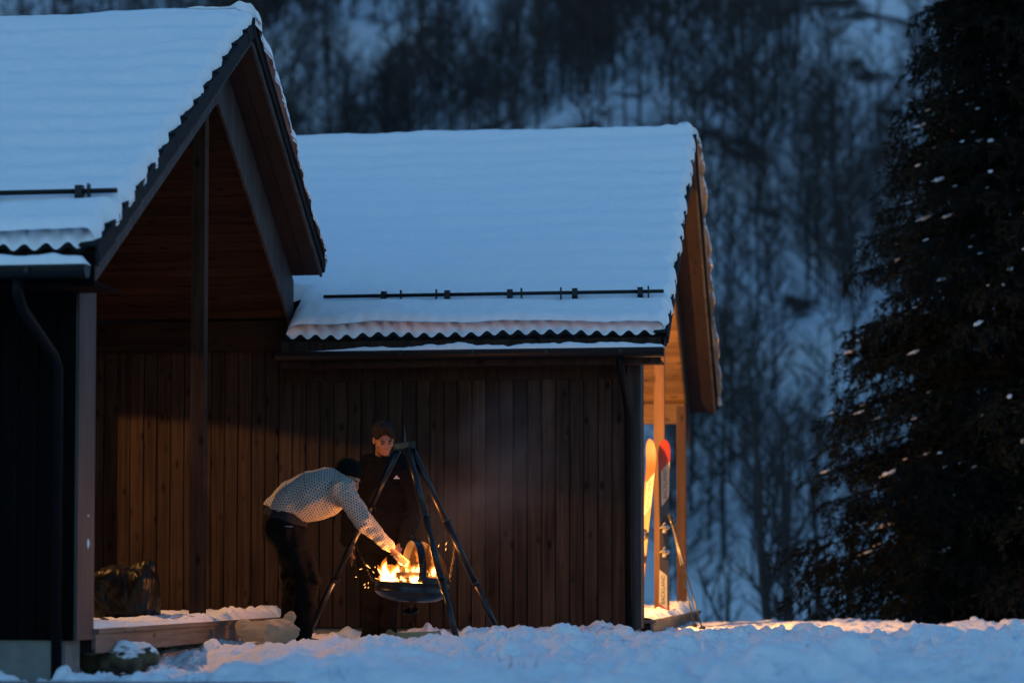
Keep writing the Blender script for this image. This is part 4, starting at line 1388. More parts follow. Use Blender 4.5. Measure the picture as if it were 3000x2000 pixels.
# boulder under the deck corner
m, nt, b = newmat('mossy_rock')
tcw = N(nt, 'TexCoord'); g = N(nt, 'NewGeometry'); sx = N(nt, 'SeparateXYZ'); L(nt, g.outputs['Normal'], sx.inputs[0])
nw = N(nt, 'TexNoise'); nw.inputs['Scale'].default_value = 16; nw.inputs['Detail'].default_value = 8; L(nt, tcw.outputs['Object'], nw.inputs['Vector'])
ad = N(nt, 'Math', operation='ADD'); L(nt, sx.outputs['Z'], ad.inputs[0]); L(nt, nw.outputs['Fac'], ad.inputs[1])
rw = ramp(nt, ad.outputs[0], [(0.0, 0.0), (1.0, 1.0)]); rw.color_ramp.elements[0].position = 0.98; rw.color_ramp.elements[1].position = 1.0
mr_ = N(nt, 'MapRange'); mr_.inputs['From Min'].default_value = 1.02; mr_.inputs['From Max'].default_value = 1.22; L(nt, ad.outputs[0], mr_.inputs['Value'])
rc = ramp(nt, nw.outputs['Fac'], [(0.35, (0.03, 0.024, 0.015)), (0.65, (0.10, 0.085, 0.045))])
mx = N(nt, 'MixRGB'); L(nt, mr_.outputs[0], mx.inputs[0]); L(nt, rc.outputs[0], mx.inputs[1]); mx.inputs[2].default_value = (.8, .82, .85, 1)
L(nt, mx.outputs[0], b.inputs['Base Color']); b.inputs['Roughness'].default_value = 0.9
rb = at(350, 1928, 15.4)
f_ = lambda P: ell(P, rb, (0.25, 0.2, 0.105)) + 0.030 * wob(P, 0.26, 21) + 0.006 * wob(P, 0.06, 22)
v, q = surfnet(f_, np.array(rb) - .36, np.array(rb) + .36, 0.012)
tag(obj('boulder', mesh('boulder', v, q, m, True)), 'mossy boulder dusted with snow below the deck corner', 'boulder')
# snow thrown against the corner board
for (px, py, a, b_, lab) in ((252, 1592, 0.006, 0.030, 'long splat of snow stuck on the near corner board'), (254, 1510, 0.004, 0.006, 'round fleck of snow on the near corner board above the long splat')):
    c = at(px, py, 14.72); c.x = -4.71
    f_ = lambda P: ell(P, c, (0.006, a * 3, b_)) + 0.002 * wob(P, 0.03, px)
    v, q = surfnet(f_, np.array(c) - .06, np.array(c) + .06, 0.004)
    tag(obj('snow_splat', mesh('snow_splat', v, q, M['snow'], True)), lab, 'snow')
# timber edge closest to the camera
A, B = at(150, 2000, 11.4), at(3100, 2000, 11.4)
MB().box(A.x - 0.6, B.x + 0.6, 11.30, 11.42, -0.4, -0.019).build('timber_edge', M['grey_wood_y'])
tag(bpy.data.objects['timber_edge'], 'low timber edging along the very bottom of the yard', 'edging')
# dry grass stalks poking through the snow
mb = MB()
rg = random.Random(3)
for (px, py) in ((1260, 1918), (1500, 1893), (1490, 1932), (1720, 1942), (1520, 1962), (545, 1950), (585, 1965), (985, 1990), (1640, 1957), (820, 1935)):
    D_ = (CAMZ + 0.0) * FPX / (py - 1700)
    Yg = D_ * 0.985
    p = at(px, py, Yg); gz = ground_at(p.x, p.y)
    for k in range(9):
        q = Vector((p.x + rg.gauss(0, .05), p.y + rg.gauss(0, .05), gz - .02))
        mb.tube([q, q + Vector((rg.gauss(0, .012), rg.gauss(0, .012), rg.uniform(.03, .075)))], [0.0022, 0.0006], 3, False)
g_ = mb.build('dry_grass', plain('dry_grass', (0.08, 0.06, 0.035), 0.9))
tag(g_, 'dry grass stalks poking through the trampled snow', 'grass', None, 'stuff')

# ------------------------------------------------------------------ skis and poles
M['ski_black'] = plain('ski_black', (0.02, 0.014, 0.012), 0.35, var=0.1)
M['ski_red'] = plain('ski_red', (0.20, 0.016, 0.006), 0.35, var=0.1)
M['ski_orange'] = plain('ski_orange', (0.15, 0.047, 0.010), 0.35, var=0.1)
M['ski_white'] = plain('ski_white', (0.30, 0.28, 0.235), 0.35, var=0.06)
M['ski_cream'] = plain('ski_cream', (0.16, 0.105, 0.04), 0.35, var=0.06)
M['ink'] = plain('ink', (0.03, 0.025, 0.022), 0.5)
M['binding'] = plain('binding_metal', (0.5, 0.45, 0.38), 0.25, metal=0.9, var=0.2)

def text_mesh(txt, size, mat):
    cu = bpy.data.curves.new('lettering', 'FONT'); cu.body = txt; cu.size = size; cu.align_x = 'CENTER'; cu.align_y = 'CENTER'; cu.extrude = 0.0006
    tmp = bpy.data.objects.new('tmp_text', cu); COL.objects.link(tmp)
    bpy.context.view_layer.update()
    me = bpy.data.meshes.new_from_object(tmp.evaluated_get(bpy.context.evaluated_depsgraph_get()))
    bpy.data.objects.remove(tmp); me.name = 'lettering'
    me.materials.clear(); me.materials.append(mat)
    return me

def ski(label, foot, top, facing, Ls, bands, panels, group):
    """ski standing on its tail; facing: direction of the top sheet"""
    t = thing('ski', label, 'ski', foot, group)
    foot, top = Vector(foot), Vector(top)
    z = (top - foot).normalized(); y = -Vector(facing); y = (y - z * y.dot(z)).normalized(); x = y.cross(z)
    def W(s):   # half width along the ski
        u = s / Ls
        w = 0.044 + 0.016 * max(0, (u - .45) / .45) ** 1.5 + 0.010 * max(0, (.4 - u) / .4) ** 1.5
        if u > 0.9: w *= math.sqrt(max(0.0, 1 - ((u - 0.9) / 0.1) ** 2.4)) * 0.97 + 0.03
        return w
    def bend(s):
        u = s / Ls
        return -0.07 * max(0, (u - .84) / .16) ** 2 * 1.0
    def pt(s, k, n):
        return foot + z * s + x * (W(s) * k) + y * (bend(s) + n)
    def piece(name, s0, s1, mat, parent, n0, n1, k0=-1, k1=1, slant=0.0, steps=14):
        mb = MB(); V = []; F = []
        for i in range(steps):
            for kk, nn in ((k0, n0), (k1, n0), (k1, n1), (k0, n1)):
                s = s0 + (s1 - s0) * i / (steps - 1) + slant * (0.5 if kk == k1 else -0.5)
                V.append(pt(min(max(s, 0), Ls - .0005), kk, nn))
        for i in range(steps - 1):
            for k in range(4): F.append((i * 4 + k, i * 4 + (k + 1) % 4, i * 4 + 4 + (k + 1) % 4, i * 4 + 4 + k))
        F.append((3, 2, 1, 0)); F.append(tuple((steps - 1) * 4 + k for k in range(4)))
        mb.add(V, F)
        return mb.build(name, mat, parent)
    names = ('tail', 'middle', 'tip')
    for i, (s0, s1, mat) in enumerate(bands):
        piece('ski_' + names[min(i, 2)], s0 + (0.0006 if i else 0), s1, mat, t, 0.006, -0.006, steps=22)
    for (s0, s1, mat, txt, k0, k1, sl) in panels:
        pn = piece('graphic_panel', s0, s1, mat, t, -0.0062, -0.0082, k0, k1, sl)
        if txt:
            me = text_mesh(txt, 0.055, M['ink'])
            o = obj('lettering', me, pn, foot + z * (s0 + s1) / 2 + x * W((s0 + s1) / 2) * (k0 + k1) / 2 - y * 0.0095)
            # reading upwards along the ski
            Rm = Matrix((z, -x, -y)).transposed()
            o.rotation_euler = Rm.to_euler()
    for s, nm in ((0.60, 'heel_binding'), (0.84, 'toe_binding')):
        p = foot + z * s - y * 0.012
        mb = MB()
        mb.tube([p - z * .05, p + z * .05], 0.022, 8).tube([p - x * .05 - y * .035, p + x * .05 - y * .035], 0.008, 8)
        mb.tube([p - y * .02 + z * .02 - x * .03, p - y * .075 + z * .05], 0.012, 8).tube([p - y * .02 + z * .02 + x * .03, p - y * .075 - z * .02 + x * .02], 0.013, 8)
        mb.tube([p - y * .05 - x * .04, p - y * .05 - x * .02 + z * .02, p - y * .05 + x * .045], 0.014, 8)
        mb.build(nm, M['binding'], t, smooth=True)
    return t
LS = 1.66
fA = at(1946, 1796, 23.72); tA = at(1945, 1290, 23.86)
ski('dark ski with red tip and white panels leaning on the middle post', fA, tA, -CF * 1.0 + CR * .05, (tA - fA).length,
    [(0, 0.09, M['ski_red']), (0.09, 1.40, M['ski_black']), (1.40, (tA - fA).length, M['ski_red'])],
    [(0.07, 0.40, M['ski_white'], 'BACKLAND', -1.0, 0.55, -0.06), (1.10, 1.45, M['ski_white'], 'BACKLAND', -0.55, 0.96, 0.10)], 'skis leaning at the porch')
fB = at(1866, 1806, 23.25); tB = at(1915, 1293, 23.83)
ski('pale ski with orange tip lit bright by the porch lamp', fB, tB, (-CF * .8 - CR * .6), (tB - fB).length,
    [(0, 0.62, M['ski_orange']), (0.62, 1.40, M['ski_cream']), (1.40, (tB - fB).length, M['ski_orange'])],
    [(1.08, 1.43, M['ski_white'], 'BACKLAND', -0.6, 0.96, 0.10)], 'skis leaning at the porch')
M['pole'] = plain('ski_pole_shaft', (0.02, 0.02, 0.02), 0.35)
M['pole_grey'] = plain('ski_pole_upper', (0.14, 0.12, 0.1), 0.45, metal=0.3)
for i, (hx, hy, tx, ty, Yh, Yt, lab) in enumerate(((1962, 1512, 2062, 1856, 23.6, 22.4, 'ski pole with the foot planted farther from the deck'), (1967, 1520, 2038, 1850, 23.65, 22.9, 'ski pole with the foot close to the deck corner'))):
    a, b_ = at(hx, hy, Yh), at(tx, ty, Yt)
    t = thing('ski_pole', lab, 'ski pole', (b_.x, b_.y, b_.z), 'ski poles at the porch')
    d = (b_ - a).normalized(); mid = a.lerp(b_, 0.42)
    MB().tube([a + d * .12, mid], 0.010, 8).build('upper_shaft', M['pole_grey'], t, smooth=True)
    MB().tube([mid, b_], 0.0075, 8).build('lower_shaft', M['pole'], t, smooth=True)
    MB().tube([a - d * .03, a, a + d * .06, a + d * .13], [0.016, 0.021, 0.017, 0.013], 8).build('grip', M['pole'], t, smooth=True)
    MB().tube([a, a + CR * .03 + d * .07, a + CR * .025 + d * .16, a + d * .05], 0.005, 5).build('strap', M['pole'], t)
    MB().tube([b_ - d * .075, b_ - d * .068], [0.035, 0.03], 10).build('basket', M['pole'], t)

# ------------------------------------------------------------------ smoke drifting right from the fire
m = bpy.data.materials.new('smoke'); m.use_nodes = True
nt = m.node_tree
for n in list(nt.nodes):
    if n.type != 'OUTPUT_MATERIAL': nt.nodes.remove(n)
out = [n for n in nt.nodes if n.type == 'OUTPUT_MATERIAL'][0]
vs = N(nt, 'VolumeScatter'); vs.inputs['Color'].default_value = (0.8, 0.8, 0.86, 1); vs.inputs['Anisotropy'].default_value = 0.2
tcw = N(nt, 'TexCoord'); nw = N(nt, 'TexNoise'); nw.inputs['Scale'].default_value = 1.6; nw.inputs['Detail'].default_value = 4; nw.inputs['Distortion'].default_value = 0.8
L(nt, tcw.outputs['Object'], nw.inputs['Vector'])
mr_ = N(nt, 'MapRange'); mr_.inputs['From Min'].default_value = 0.36; mr_.inputs['From Max'].default_value = 0.72; mr_.inputs['To Max'].default_value = 0.40
ln_ = N(nt, 'VectorMath', operation='LENGTH'); L(nt, tcw.outputs['Object'], ln_.inputs[0])
fo = N(nt, 'MapRange'); fo.inputs['From Min'].default_value = 0.15; fo.inputs['From Max'].default_value = 1.0; fo.inputs['To Min'].default_value = 1.0; fo.inputs['To Max'].default_value = 0.0
L(nt, ln_.outputs['Value'], fo.inputs['Value'])
dm = N(nt, 'Math', operation='MULTIPLY')
L(nt, nw.outputs['Fac'], mr_.inputs['Value']); L(nt, mr_.outputs[0], dm.inputs[0]); L(nt, fo.outputs[0], dm.inputs[1])
L(nt, dm.outputs[0], vs.inputs['Density']); L(nt, vs.outputs[0], out.inputs['Volume'])
mb = MB().lathe([(math.sin(math.pi * k / 16) + 1e-4, -math.cos(math.pi * k / 16)) for k in range(17)], (0, 0, 0), 24)
o = mb.build('smoke', m, None, smooth=True)
sc_c = at(1440, 1400, 19.0)
o.location = sc_c
ax = (at(1640, 1130, 19.3) - at(1230, 1640, 18.4)).normalized()
o.rotation_euler = ax.to_track_quat('Z', 'Y').to_euler()
o.scale = (0.62, 0.62, 1.15)
tag(o, 'thin smoke drifting right from the fire', 'smoke', None, 'stuff')
# ------------------------------------------------------------------ people
M['skin'] = plain('skin', (0.25, 0.12, 0.078), 0.5, var=0.12, scale=30, spec=0.4)
M['lip'] = plain('lip', (0.36, 0.12, 0.10), 0.45)
M['hair'] = plain('hair_brown', (0.013, 0.0075, 0.0042), 0.75, var=0.6, scale=90, spec=0.2)
M['eye'] = plain('eye', (0.02, 0.015, 0.012), 0.2)
M['black_cloth'] = plain('black_trousers', (0.0024, 0.0023, 0.0024), 0.9, var=0.3, scale=12, bump=0.001, bscale=40, spec=0.12)
M['jacket'] = plain('dark_jacket', (0.0042, 0.004, 0.0050), 0.9, var=0.3, scale=10, bump=0.001, bscale=50, spec=0.08)
M['jacket_in'] = plain('dark_red_fleece', (0.007, 0.0035, 0.003), 0.9, var=0.3, scale=30)
M['grey_shirt'] = plain('charcoal_shirt', (0.018, 0.018, 0.022), 0.95, spec=0.1, var=0.2, scale=40)
M['beanie'] = plain('dark_green_knit', (0.0035, 0.005, 0.005), 0.95, spec=0.08, var=0.3, scale=80, bump=0.003, bscale=180)
M['boot'] = plain('boot_leather', (0.012, 0.010, 0.009), 0.5, var=0.3)
M['logo'] = plain('logo_print', (0.45, 0.45, 0.48), 0.6)

# knitted sweater: rows of dark dashes on off-white wool, laid out along body and sleeves
m, nt, b = newmat('knit_sweater')
uvn = N(nt, 'UVMap'); sp_ = N(nt, 'SeparateXYZ'); L(nt, uvn.outputs[0], sp_.inputs[0])
def mth(op, a, b_=None, c=None):
    n = N(nt, 'Math', operation=op)
    for i, v in enumerate((a, b_, c)):
        if v is None: continue
        if isinstance(v, (int, float)): n.inputs[i].default_value = v
        else: L(nt, v, n.inputs[i])
    return n.outputs[0]
PU, PV = 0.0225, 0.0185
rv = mth('DIVIDE', sp_.outputs['Y'], PV)
row = mth('FLOOR', rv)
odd = mth('MODULO', mth('ABSOLUTE', row), 2.0)
fu = mth('FRACT', mth('ADD', mth('DIVIDE', sp_.outputs['X'], PU), mth('MULTIPLY', odd, 0.5)))
fv = mth('FRACT', rv)
wid = mth('SUBTRACT', 0.50, mth('MULTIPLY', odd, 0.10))
dash = mth('MULTIPLY', mth('LESS_THAN', fu, wid), mth('LESS_THAN', fv, 0.56))
mx = N(nt, 'MixRGB'); mx.inputs[1].default_value = (0.43, 0.405, 0.36, 1); mx.inputs[2].default_value = (0.012, 0.014, 0.024, 1)
L(nt, dash, mx.inputs[0]); L(nt, mx.outputs[0], b.inputs['Base Color'])
b.inputs['Roughness'].default_value = 0.95; b.inputs['Specular IOR Level'].default_value = 0.1
bp = N(nt, 'Bump'); bp.inputs['Distance'].default_value = 0.003
L(nt, mth('MULTIPLY', mth('SINE', mth('MULTIPLY', rv, 12.566)), 0.5), bp.inputs['Height']); L(nt, bp.outputs[0], b.inputs['Normal'])
M['knit'] = m

def A3(v): return np.array(v, float)

def f_head(P):
    d = ell(P, (0, .014, .035), (.076, .096, .090))
    d = smin(d, ell(P, (0, -.022, -.040), (.059, .070, .083)), .03)
    d = smin(d, ell(P, (0, -.064, -.098), (.024, .020, .018)), .03)
    d = smin(d, seg(P, (-.034, -.080, .014), (.034, -.080, .014), .012, .012), .018)
    for s in (-1, 1):
        d = smin(d, ell(P, (s * .042, -.060, -.026), (.022, .022, .018)), .025)
        d = smin(d, ell(P, (s * .077, .012, -.012), (.010, .020, .031)), .008)
        d = smax(d, -ell(P, (s * .031, -.098, -.006), (.017, .016, .010)), .012)
    d = smin(d, seg(P, (0, -.088, .006), (0, -.108, -.034), .007, .0125), .012)
    d = smin(d, seg(P, (-.012, -.098, -.040), (.012, -.098, -.040), .008, .008), .008)
    d = smin(d, seg(P, (-.019, -.084, -.068), (.019, -.084, -.068), .008, .008), .012)
    d = smin(d, seg(P, (0, .02, -.06), (0, .035, -.19), .056, .060), .03)
    return d

def f_hair(P):
    d = ell(P, (0, .022, .052), (.089, .108, .088))
    # leave the face free
    d = smax(d, -ell(P, (-0.006, -.108, -.022), (.064, .085, .094)), .010)
    d = smax(d, -(P[:, 2] + .035 + 0.35 * np.clip(-P[:, 1] - .02, 0, 1)), .01)
    # fringe swept to both sides
    for (a, b_, r0, r1) in (((-.02, -.07, .115), (-.046, -.100, .066), .022, .006), ((.0, -.075, .118), (-.012, -.112, .074), .018, .004), ((.015, -.07, .118), (.052, -.104, .040), .024, .006), ((.01, -.075, .118), (.03, -.113, .055), .018, .004), ((-.05, -.03, .105), (-.083, -.045, .07), .026, .012), ((.05, .0, .11), (.083, -.03, .08), .026, .01),
                            ((-.045, -.05, .09), (-.074, -.07, .03), .022, .008), ((.045, -.05, .09), (.074, -.072, .028), .022, .008), ((.03, -.07, .105), (.022, -.108, .06), .018, .006)):
        d = smin(d, seg(P, a, b_, r0, r1), .012)
    st = np.sin(P[:, 0] * 260 + 5 * np.sin(P[:, 1] * 40 + P[:, 2] * 30)) * .0020
    return d + st + .0020 * wob(P, .08, 31)

def f_hand(P, w, d, n, s, curl, thumb=1.0):
    """w wrist, d direction of the fingers, n back of the hand, s towards the thumb"""
    pc = w + d * .05
    D = seg(P, w + d * .012, w + d * .085, .026, .036, (n, 2.0))
    D = smin(D, seg(P, w - d * .05, w + d * .02, .028, .025), .02)
    for k, (off, ln) in enumerate(((.030, .070), (.010, .080), (-.010, .075), (-.029, .058))):
        p = w + d * .088 + s * off * .95
        q = p; a = 0
        r_0 = .0092
        for j, fr in enumerate((.45, .32, .23)):
            a += curl * (0.55 + .25 * j) + 0.05 * k
            dd = d * math.cos(a) - n * math.sin(a) + s * off * 0.8
            e = q + dd / np.linalg.norm(dd) * ln * fr
            D = smin(D, seg(P, q, e, r_0, r_0 * .92), .006)
            q = e; r_0 *= .92
    t0 = w + d * .03 + s * .026
    t1 = t0 + (d * .55 + s * .75 - n * .25 * thumb) * .042
    t2 = t1 + (d * .85 + s * .15 - n * .5 * thumb) * .036
    D = smin(D, seg(P, t0, t1, .014, .0115), .012)
    D = smin(D, seg(P, t1, t2, .011, .009), .006)
    return D

def unit(v):
    v = A3(v); return v / np.linalg.norm(v)

def mesh_sdf(f, pts, pad, h):
    pts = np.array([A3(p) for p in pts])
    return surfnet(f, pts.min(0) - pad, pts.max(0) + pad, h)

def join_np(parts):
    V = []; F = []; n = 0
    for v, q in parts:
        V.append(v); F.append(q + n); n += len(v)
    return np.concatenate(V), np.concatenate(F)

def face_bits(person, Rh, hc, lips=True):
    def T(p): return tuple(Vector(hc) + Vector(Rh @ A3(p)))
    for s in (-1, 1):
        MB().tube([T((s * .031 - .011, -.0865, -.0065)), T((s * .031, -.090, -.0075)), T((s * .031 + .011, -.0865, -.0065))], [.0018, .0048, .0018], 7).build('eye', M['eye'], person, smooth=True)
        MB().tube([T((s * .014, -.0955, .012)), T((s * .034, -.0945, .019)), T((s * .051, -.080, .013))], [.0045, .0050, .0025], 6).build('eyebrow', M['hair'], person, smooth=True)
    if lips:
        MB().tube([T((-.022, -.086, -.070)), T((-.008, -.0935, -.066)), T((.008, -.0935, -.066)), T((.022, -.086, -.070))], [.002, .0042, .0042, .002], 7).build('lips', M['lip'], person, smooth=True)
        MB().tube([T((-.017, -.088, -.0765)), T((0, -.093, -.0775)), T((.017, -.088, -.0765))], [.002, .0048, .002], 7).build('lower_lip', M['lip'], person, smooth=True)

def rot(yaw, pitch, roll):
    """head axes: x image right, y away, z up, about the camera's frame"""
    B = np.array([list(CR), list(CF), [0, 0, 1]]).T
    cy, sy = math.cos(yaw), math.sin(yaw); cp, sp2 = math.cos(pitch), math.sin(pitch); cr_, sr = math.cos(roll), math.sin(roll)
    Rz = np.array([[cy, -sy, 0], [sy, cy, 0], [0, 0, 1]]); Rx = np.array([[1, 0, 0], [0, cp, -sp2], [0, sp2, cp]]); Ry = np.array([[cr_, 0, sr], [0, 1, 0], [-sr, 0, cr_]])
    return B @ Ry @ Rz @ Rx

def head_mesh(f, R, c, h=.0042):
    v, q = surfnet(f, (-.10, -.13, -.21), (.10, .14, .15), h)
    return v @ R.T + A3(c), q

# ---------------- standing person in the dark jacket
SY = 18.95
def S(px, py, dy=0): return A3(at(px, py, SY + dy))
ps = thing('person', 'standing person with brown hair in a dark hooded jacket, head bowed', 'person', S(1108, 1885))
hcS = S(1124, 1286, -.05)
RS_ = rot(math.radians(16), math.radians(25), math.radians(-5))
neck = S(1120, 1350, .02); chest = S(1116, 1420, .02); belly = S(1110, 1520, .02); hipc = S(1108, 1600, .02)
shL, shR = S(1060, 1386, .02), S(1192, 1390, .02)
elL, elR = S(1030, 1490, .04), S(1211, 1497, .03)
wrL, wrR = S(1020, 1578, -.03), S(1184, 1582, -.10)
knL, knR = S(1085, 1735, -.02), S(1140, 1732, .0)
anL, anR = S(1085, 1868, .02), S(1136, 1866, .02)
cf, cr = A3(CF), A3(CR)
hL = lambda P: f_hand(P, wrL, unit(-A3(UP) + .12 * cr), -cr * .6 - cf * .5, -cf * .6 + cr * .5, .35)
hR = lambda P: f_hand(P, wrR, unit(-A3(UP) * .75 - .45 * cr - .3 * cf), cr * .6 - cf * .4, -cf * .8 - cr * .3, .6)
def f_body(P):
    d = seg(P, neck, chest, .06, .14, (CF, 1.4))
    d = smin(d, seg(P, chest, hipc, .12, .09, (CF, 1.3)), .05)
    for a, b_, c in ((shL, elL, wrL), (shR, elR, wrR)):
        d = smin(d, seg(P, a, b_, .05, .04), .03); d = smin(d, seg(P, b_, c, .04, .026), .02)
    for k, a in ((knL, anL), (knR, anR)):
        hp = hipc * .45 + A3((k[0], k[1], hipc[2])) * .55
        d = smin(d, seg(P, hp, k, .058, .048), .02); d = smin(d, seg(P, k, a, .048, .036), .02)
    return d
allp = [neck, shL, shR, elL, elR, wrL, wrR, anL, anR]
v1 = mesh_sdf(f_body, allp, .16, .018)
v2 = head_mesh(f_head, RS_, hcS)
v3 = mesh_sdf(hL, [wrL - A3(UP) * .1], .14, .0045); v4 = mesh_sdf(hR, [wrR - A3(UP) * .08], .15, .0045)
obj('body', mesh('body', *join_np([v1, v2, v3, v4]), M['skin'], True), ps)
face_bits(ps, RS_, hcS)
v, q = surfnet(f_hair, (-.13, -.14, -.09), (.13, .16, .19), .0045)
obj('hair', mesh('hair', v @ RS_.T + hcS, q, M['hair'], True), ps)
def f_jacket(P):
    d = seg(P, S(1118, 1372, .03), chest, .115, .175, (CF, 1.25))
    d = smin(d, seg(P, shL, shR, .085, .085), .05)
    d = smin(d, seg(P, chest, belly, .175, .185, (CF, 1.25)), .05)
    d = smin(d, seg(P, belly, S(1110, 1600, .02), .185, .19, (CF, 1.3)), .03)
    for a, b_, c in ((shL, elL, wrL), (shR, elR, wrR)):
        d = smin(d, seg(P, a, b_, .085, .076), .035); d = smin(d, seg(P, b_, c + (c - b_) * .02, .076, .058), .02)
    # stand-up collar and hood behind the head
    d = smin(d, seg(P, S(1078, 1352, .10), S(1172, 1352, .10), .06, .06), .03)
    d = smin(d, seg(P, S(1090, 1362, -.06), S(1155, 1362, -.06), .035, .035), .03)
    # hollow for the neck, cut at the hem
    d = smax(d, -seg(P, A3(hcS) - A3(UP) * .10, A3(hcS) + A3(UP) * .15, .075, .12), .012)
    d = smax(d, (S(1110, 1622)[2]) - P[:, 2], .015)
    quilt = .006 * np.abs(np.sin(P[:, 2] * 58 + .6 * np.sin(P[:, 0] * 8)))
    return d - quilt + .006 * wob(P, .13, 41) + .003 * wob(P, .05, 42)
v = mesh_sdf(f_jacket, [neck, shL, shR, elL, elR, wrL, wrR, S(1110, 1600)], .21, .0105)
jk = obj('jacket', mesh('jacket', *v, M['jacket'], True), ps)
# scarf tube round the neck
ring = []
for k in range(17):
    a = 2 * math.pi * k / 16
    ring.append(Vector(S(1121, 1345, .0)) + CR * .078 * math.cos(a) + CF * .075 * math.sin(a) + UP * (.012 * math.sin(a)))
MB().tube(ring, .028, 9, False).build('neck_warmer', M['jacket'], ps, smooth=True)
# chest emblem: small white peak over a bar
lo = Vector(S(1165, 1400, -.0)); lo = lo - CF * 0.165
mb = MB()
def flat_poly(pts2, c, th=.002):
    V = [c + CR * x + UP * z_ for (x, z_) in pts2]; n = len(V)
    V2 = [p + CF * th for p in V]
    mb.add(V + V2, [tuple(range(n)), tuple(range(2 * n - 1, n - 1, -1))] + [(k, (k + 1) % n, n + (k + 1) % n, n + k) for k in range(n)])
flat_poly([(-.014, 0), (-.006, .013), (.004, .013), (.009, .006), (.014, 0)], lo); flat_poly([(-.022, -.012), (.022, -.012), (.022, -.004), (-.022, -.004)], lo)
mb.build('chest_emblem', M['logo'], jk)
def f_trs(P):
    d = np.full(len(P), 9.0)
    for k, a, hx in ((knL, anL, -.075), (knR, anR, .075)):
        hp = S(1108, 1600, .02) + cr * hx
        d = smin(d, seg(P, hp, k, .105, .082), .03); d = smin(d, seg(P, k, a, .084, .072), .02)
    d = smin(d, seg(P, S(1085, 1590), S(1132, 1590), .11, .11), .04)
    return d + .007 * wob(P * np.array([1, 1, .8]), .12, 51) + .004 * wob(P, .05, 52)
v = mesh_sdf(f_trs, [S(1108, 1580), knL, knR, anL, anR], .15, .011)
obj('trousers', mesh('trousers', *v, M['black_cloth'], True), ps)
for a in (anL, anR):
    fdir = -cf * .95 + cr * (.15 if a is anR else -.2)
    f_ = lambda P: smax(smin(seg(P, a - A3(UP) * .04 + cf * .03, a - A3(UP) * .055 + fdir * .17, .055, .042), seg(P, a + A3(UP) * .05, a - A3(UP) * .03, .058, .058), .03), (a[2] - .095) - P[:, 2], .008)
    v = mesh_sdf(f_, [a, a + fdir * .17], .13, .01)
    obj('boot', mesh('boot', *v, M['boot'], True), ps)

# ---------------- bending person in the knitted sweater
BY = 18.12
def Bp(px, py, dy=0): return A3(at(px, py, BY + dy))
pb = thing('person', 'person in patterned white knit sweater bending over the fire pan', 'person', Bp(870, 1885))
pel = Bp(834, 1535); wa = Bp(842, 1498); mid = Bp(905, 1452); ch = Bp(965, 1436); nk = Bp(1000, 1405)
shN, shF = Bp(1002, 1436, -.17), Bp(1000, 1432, .18)
elN, wrN = Bp(1068, 1528, -.13), Bp(1140, 1600, -.06)
elF, wrF = Bp(975, 1478, .2), Bp(915, 1482, .2)
hcB = Bp(1020, 1398, .0)
kN, aN = Bp(903, 1698, -.10), Bp(882, 1868, -.10)
kF, aF = Bp(862, 1702, .12), Bp(846, 1866, .14)
hdN = unit(Bp(1172, 1632, -.04) - wrN)
hN = lambda P: f_hand(P, wrN, hdN, unit(cr * .35 + A3(UP) * .85 - cf * .35), unit(cf * .9 + A3(UP) * .1), .42)
hF = lambda P: f_hand(P, wrF, unit(wrF - elF), unit(cr * .7 + A3(UP) * .5), -cf, .5)
def f_bodyB(P):
    d = seg(P, pel, wa, .13, .12, (CF, .85)); d = smin(d, seg(P, wa, mid, .12, .13, (CF, .85)), .05)
    d = smin(d, seg(P, mid, ch, .13, .13, (CF, .8)), .05); d = smin(d, seg(P, ch, nk, .12, .06), .04)
    d = smin(d, seg(P, nk, hcB, .058, .055), .02)
    for a, b_, c in ((shN, elN, wrN), (shF, elF, wrF)):
        d = smin(d, seg(P, a, b_, .052, .042), .03); d = smin(d, seg(P, b_, c, .042, .027), .02)
    for k, a, dy in ((kN, aN, -.08), (kF, aF, .08)):
        d = smin(d, seg(P, Bp(836, 1545, dy), k, .085, .055), .03); d = smin(d, seg(P, k, a, .055, .04), .02)
    return d
v1 = mesh_sdf(f_bodyB, [pel, shN, shF, wrN, wrF, aN, aF, hcB], .17, .018)
RB_ = rot(math.radians(66), math.radians(30), math.radians(0))
v2 = head_mesh(f_head, RB_, hcB)
v3 = mesh_sdf(hN, [wrN + hdN * .08], .14, .0045); v4 = mesh_sdf(hF, [wrF + unit(wrF - elF) * .08], .14, .0055)
obj('body', mesh('body', *join_np([v1, v2, v3, v4]), M['skin'], True), pb)
face_bits(pb, RB_, hcB, True)
def f_beanie(P):
    d = ell(P, (0, .024, .045), (.090, .112, .098))
    tilt = P[:, 2] - .020 + .22 * (P[:, 1] - .0)
    d = smax(d, -tilt, .012)
    brim = np.abs(np.abs(tilt - .022) - 0.0) 
    d = d - .004 * np.clip(1 - np.abs(tilt - .025) / .022, 0, 1)
    return d + .0022 * wob(P, .05, 61)
v, q = surfnet(f_beanie, (-.12, -.13, -.06), (.12, .17, .17), .005)
obj('beanie', mesh('beanie', v @ RB_.T + hcB, q, M['beanie'], True), pb)
# dark collar at the nape
v = mesh_sdf(lambda P: smin(seg(P, Bp(978, 1390), Bp(1000, 1412), .055, .062), seg(P, Bp(1000, 1412), Bp(1012, 1420), .062, .05), .02) + .003 * wob(P, .04, 62), [Bp(978, 1390), Bp(1012, 1420)], .1, .008)
obj('collar', mesh('collar', *v, M['beanie'], True), pb)
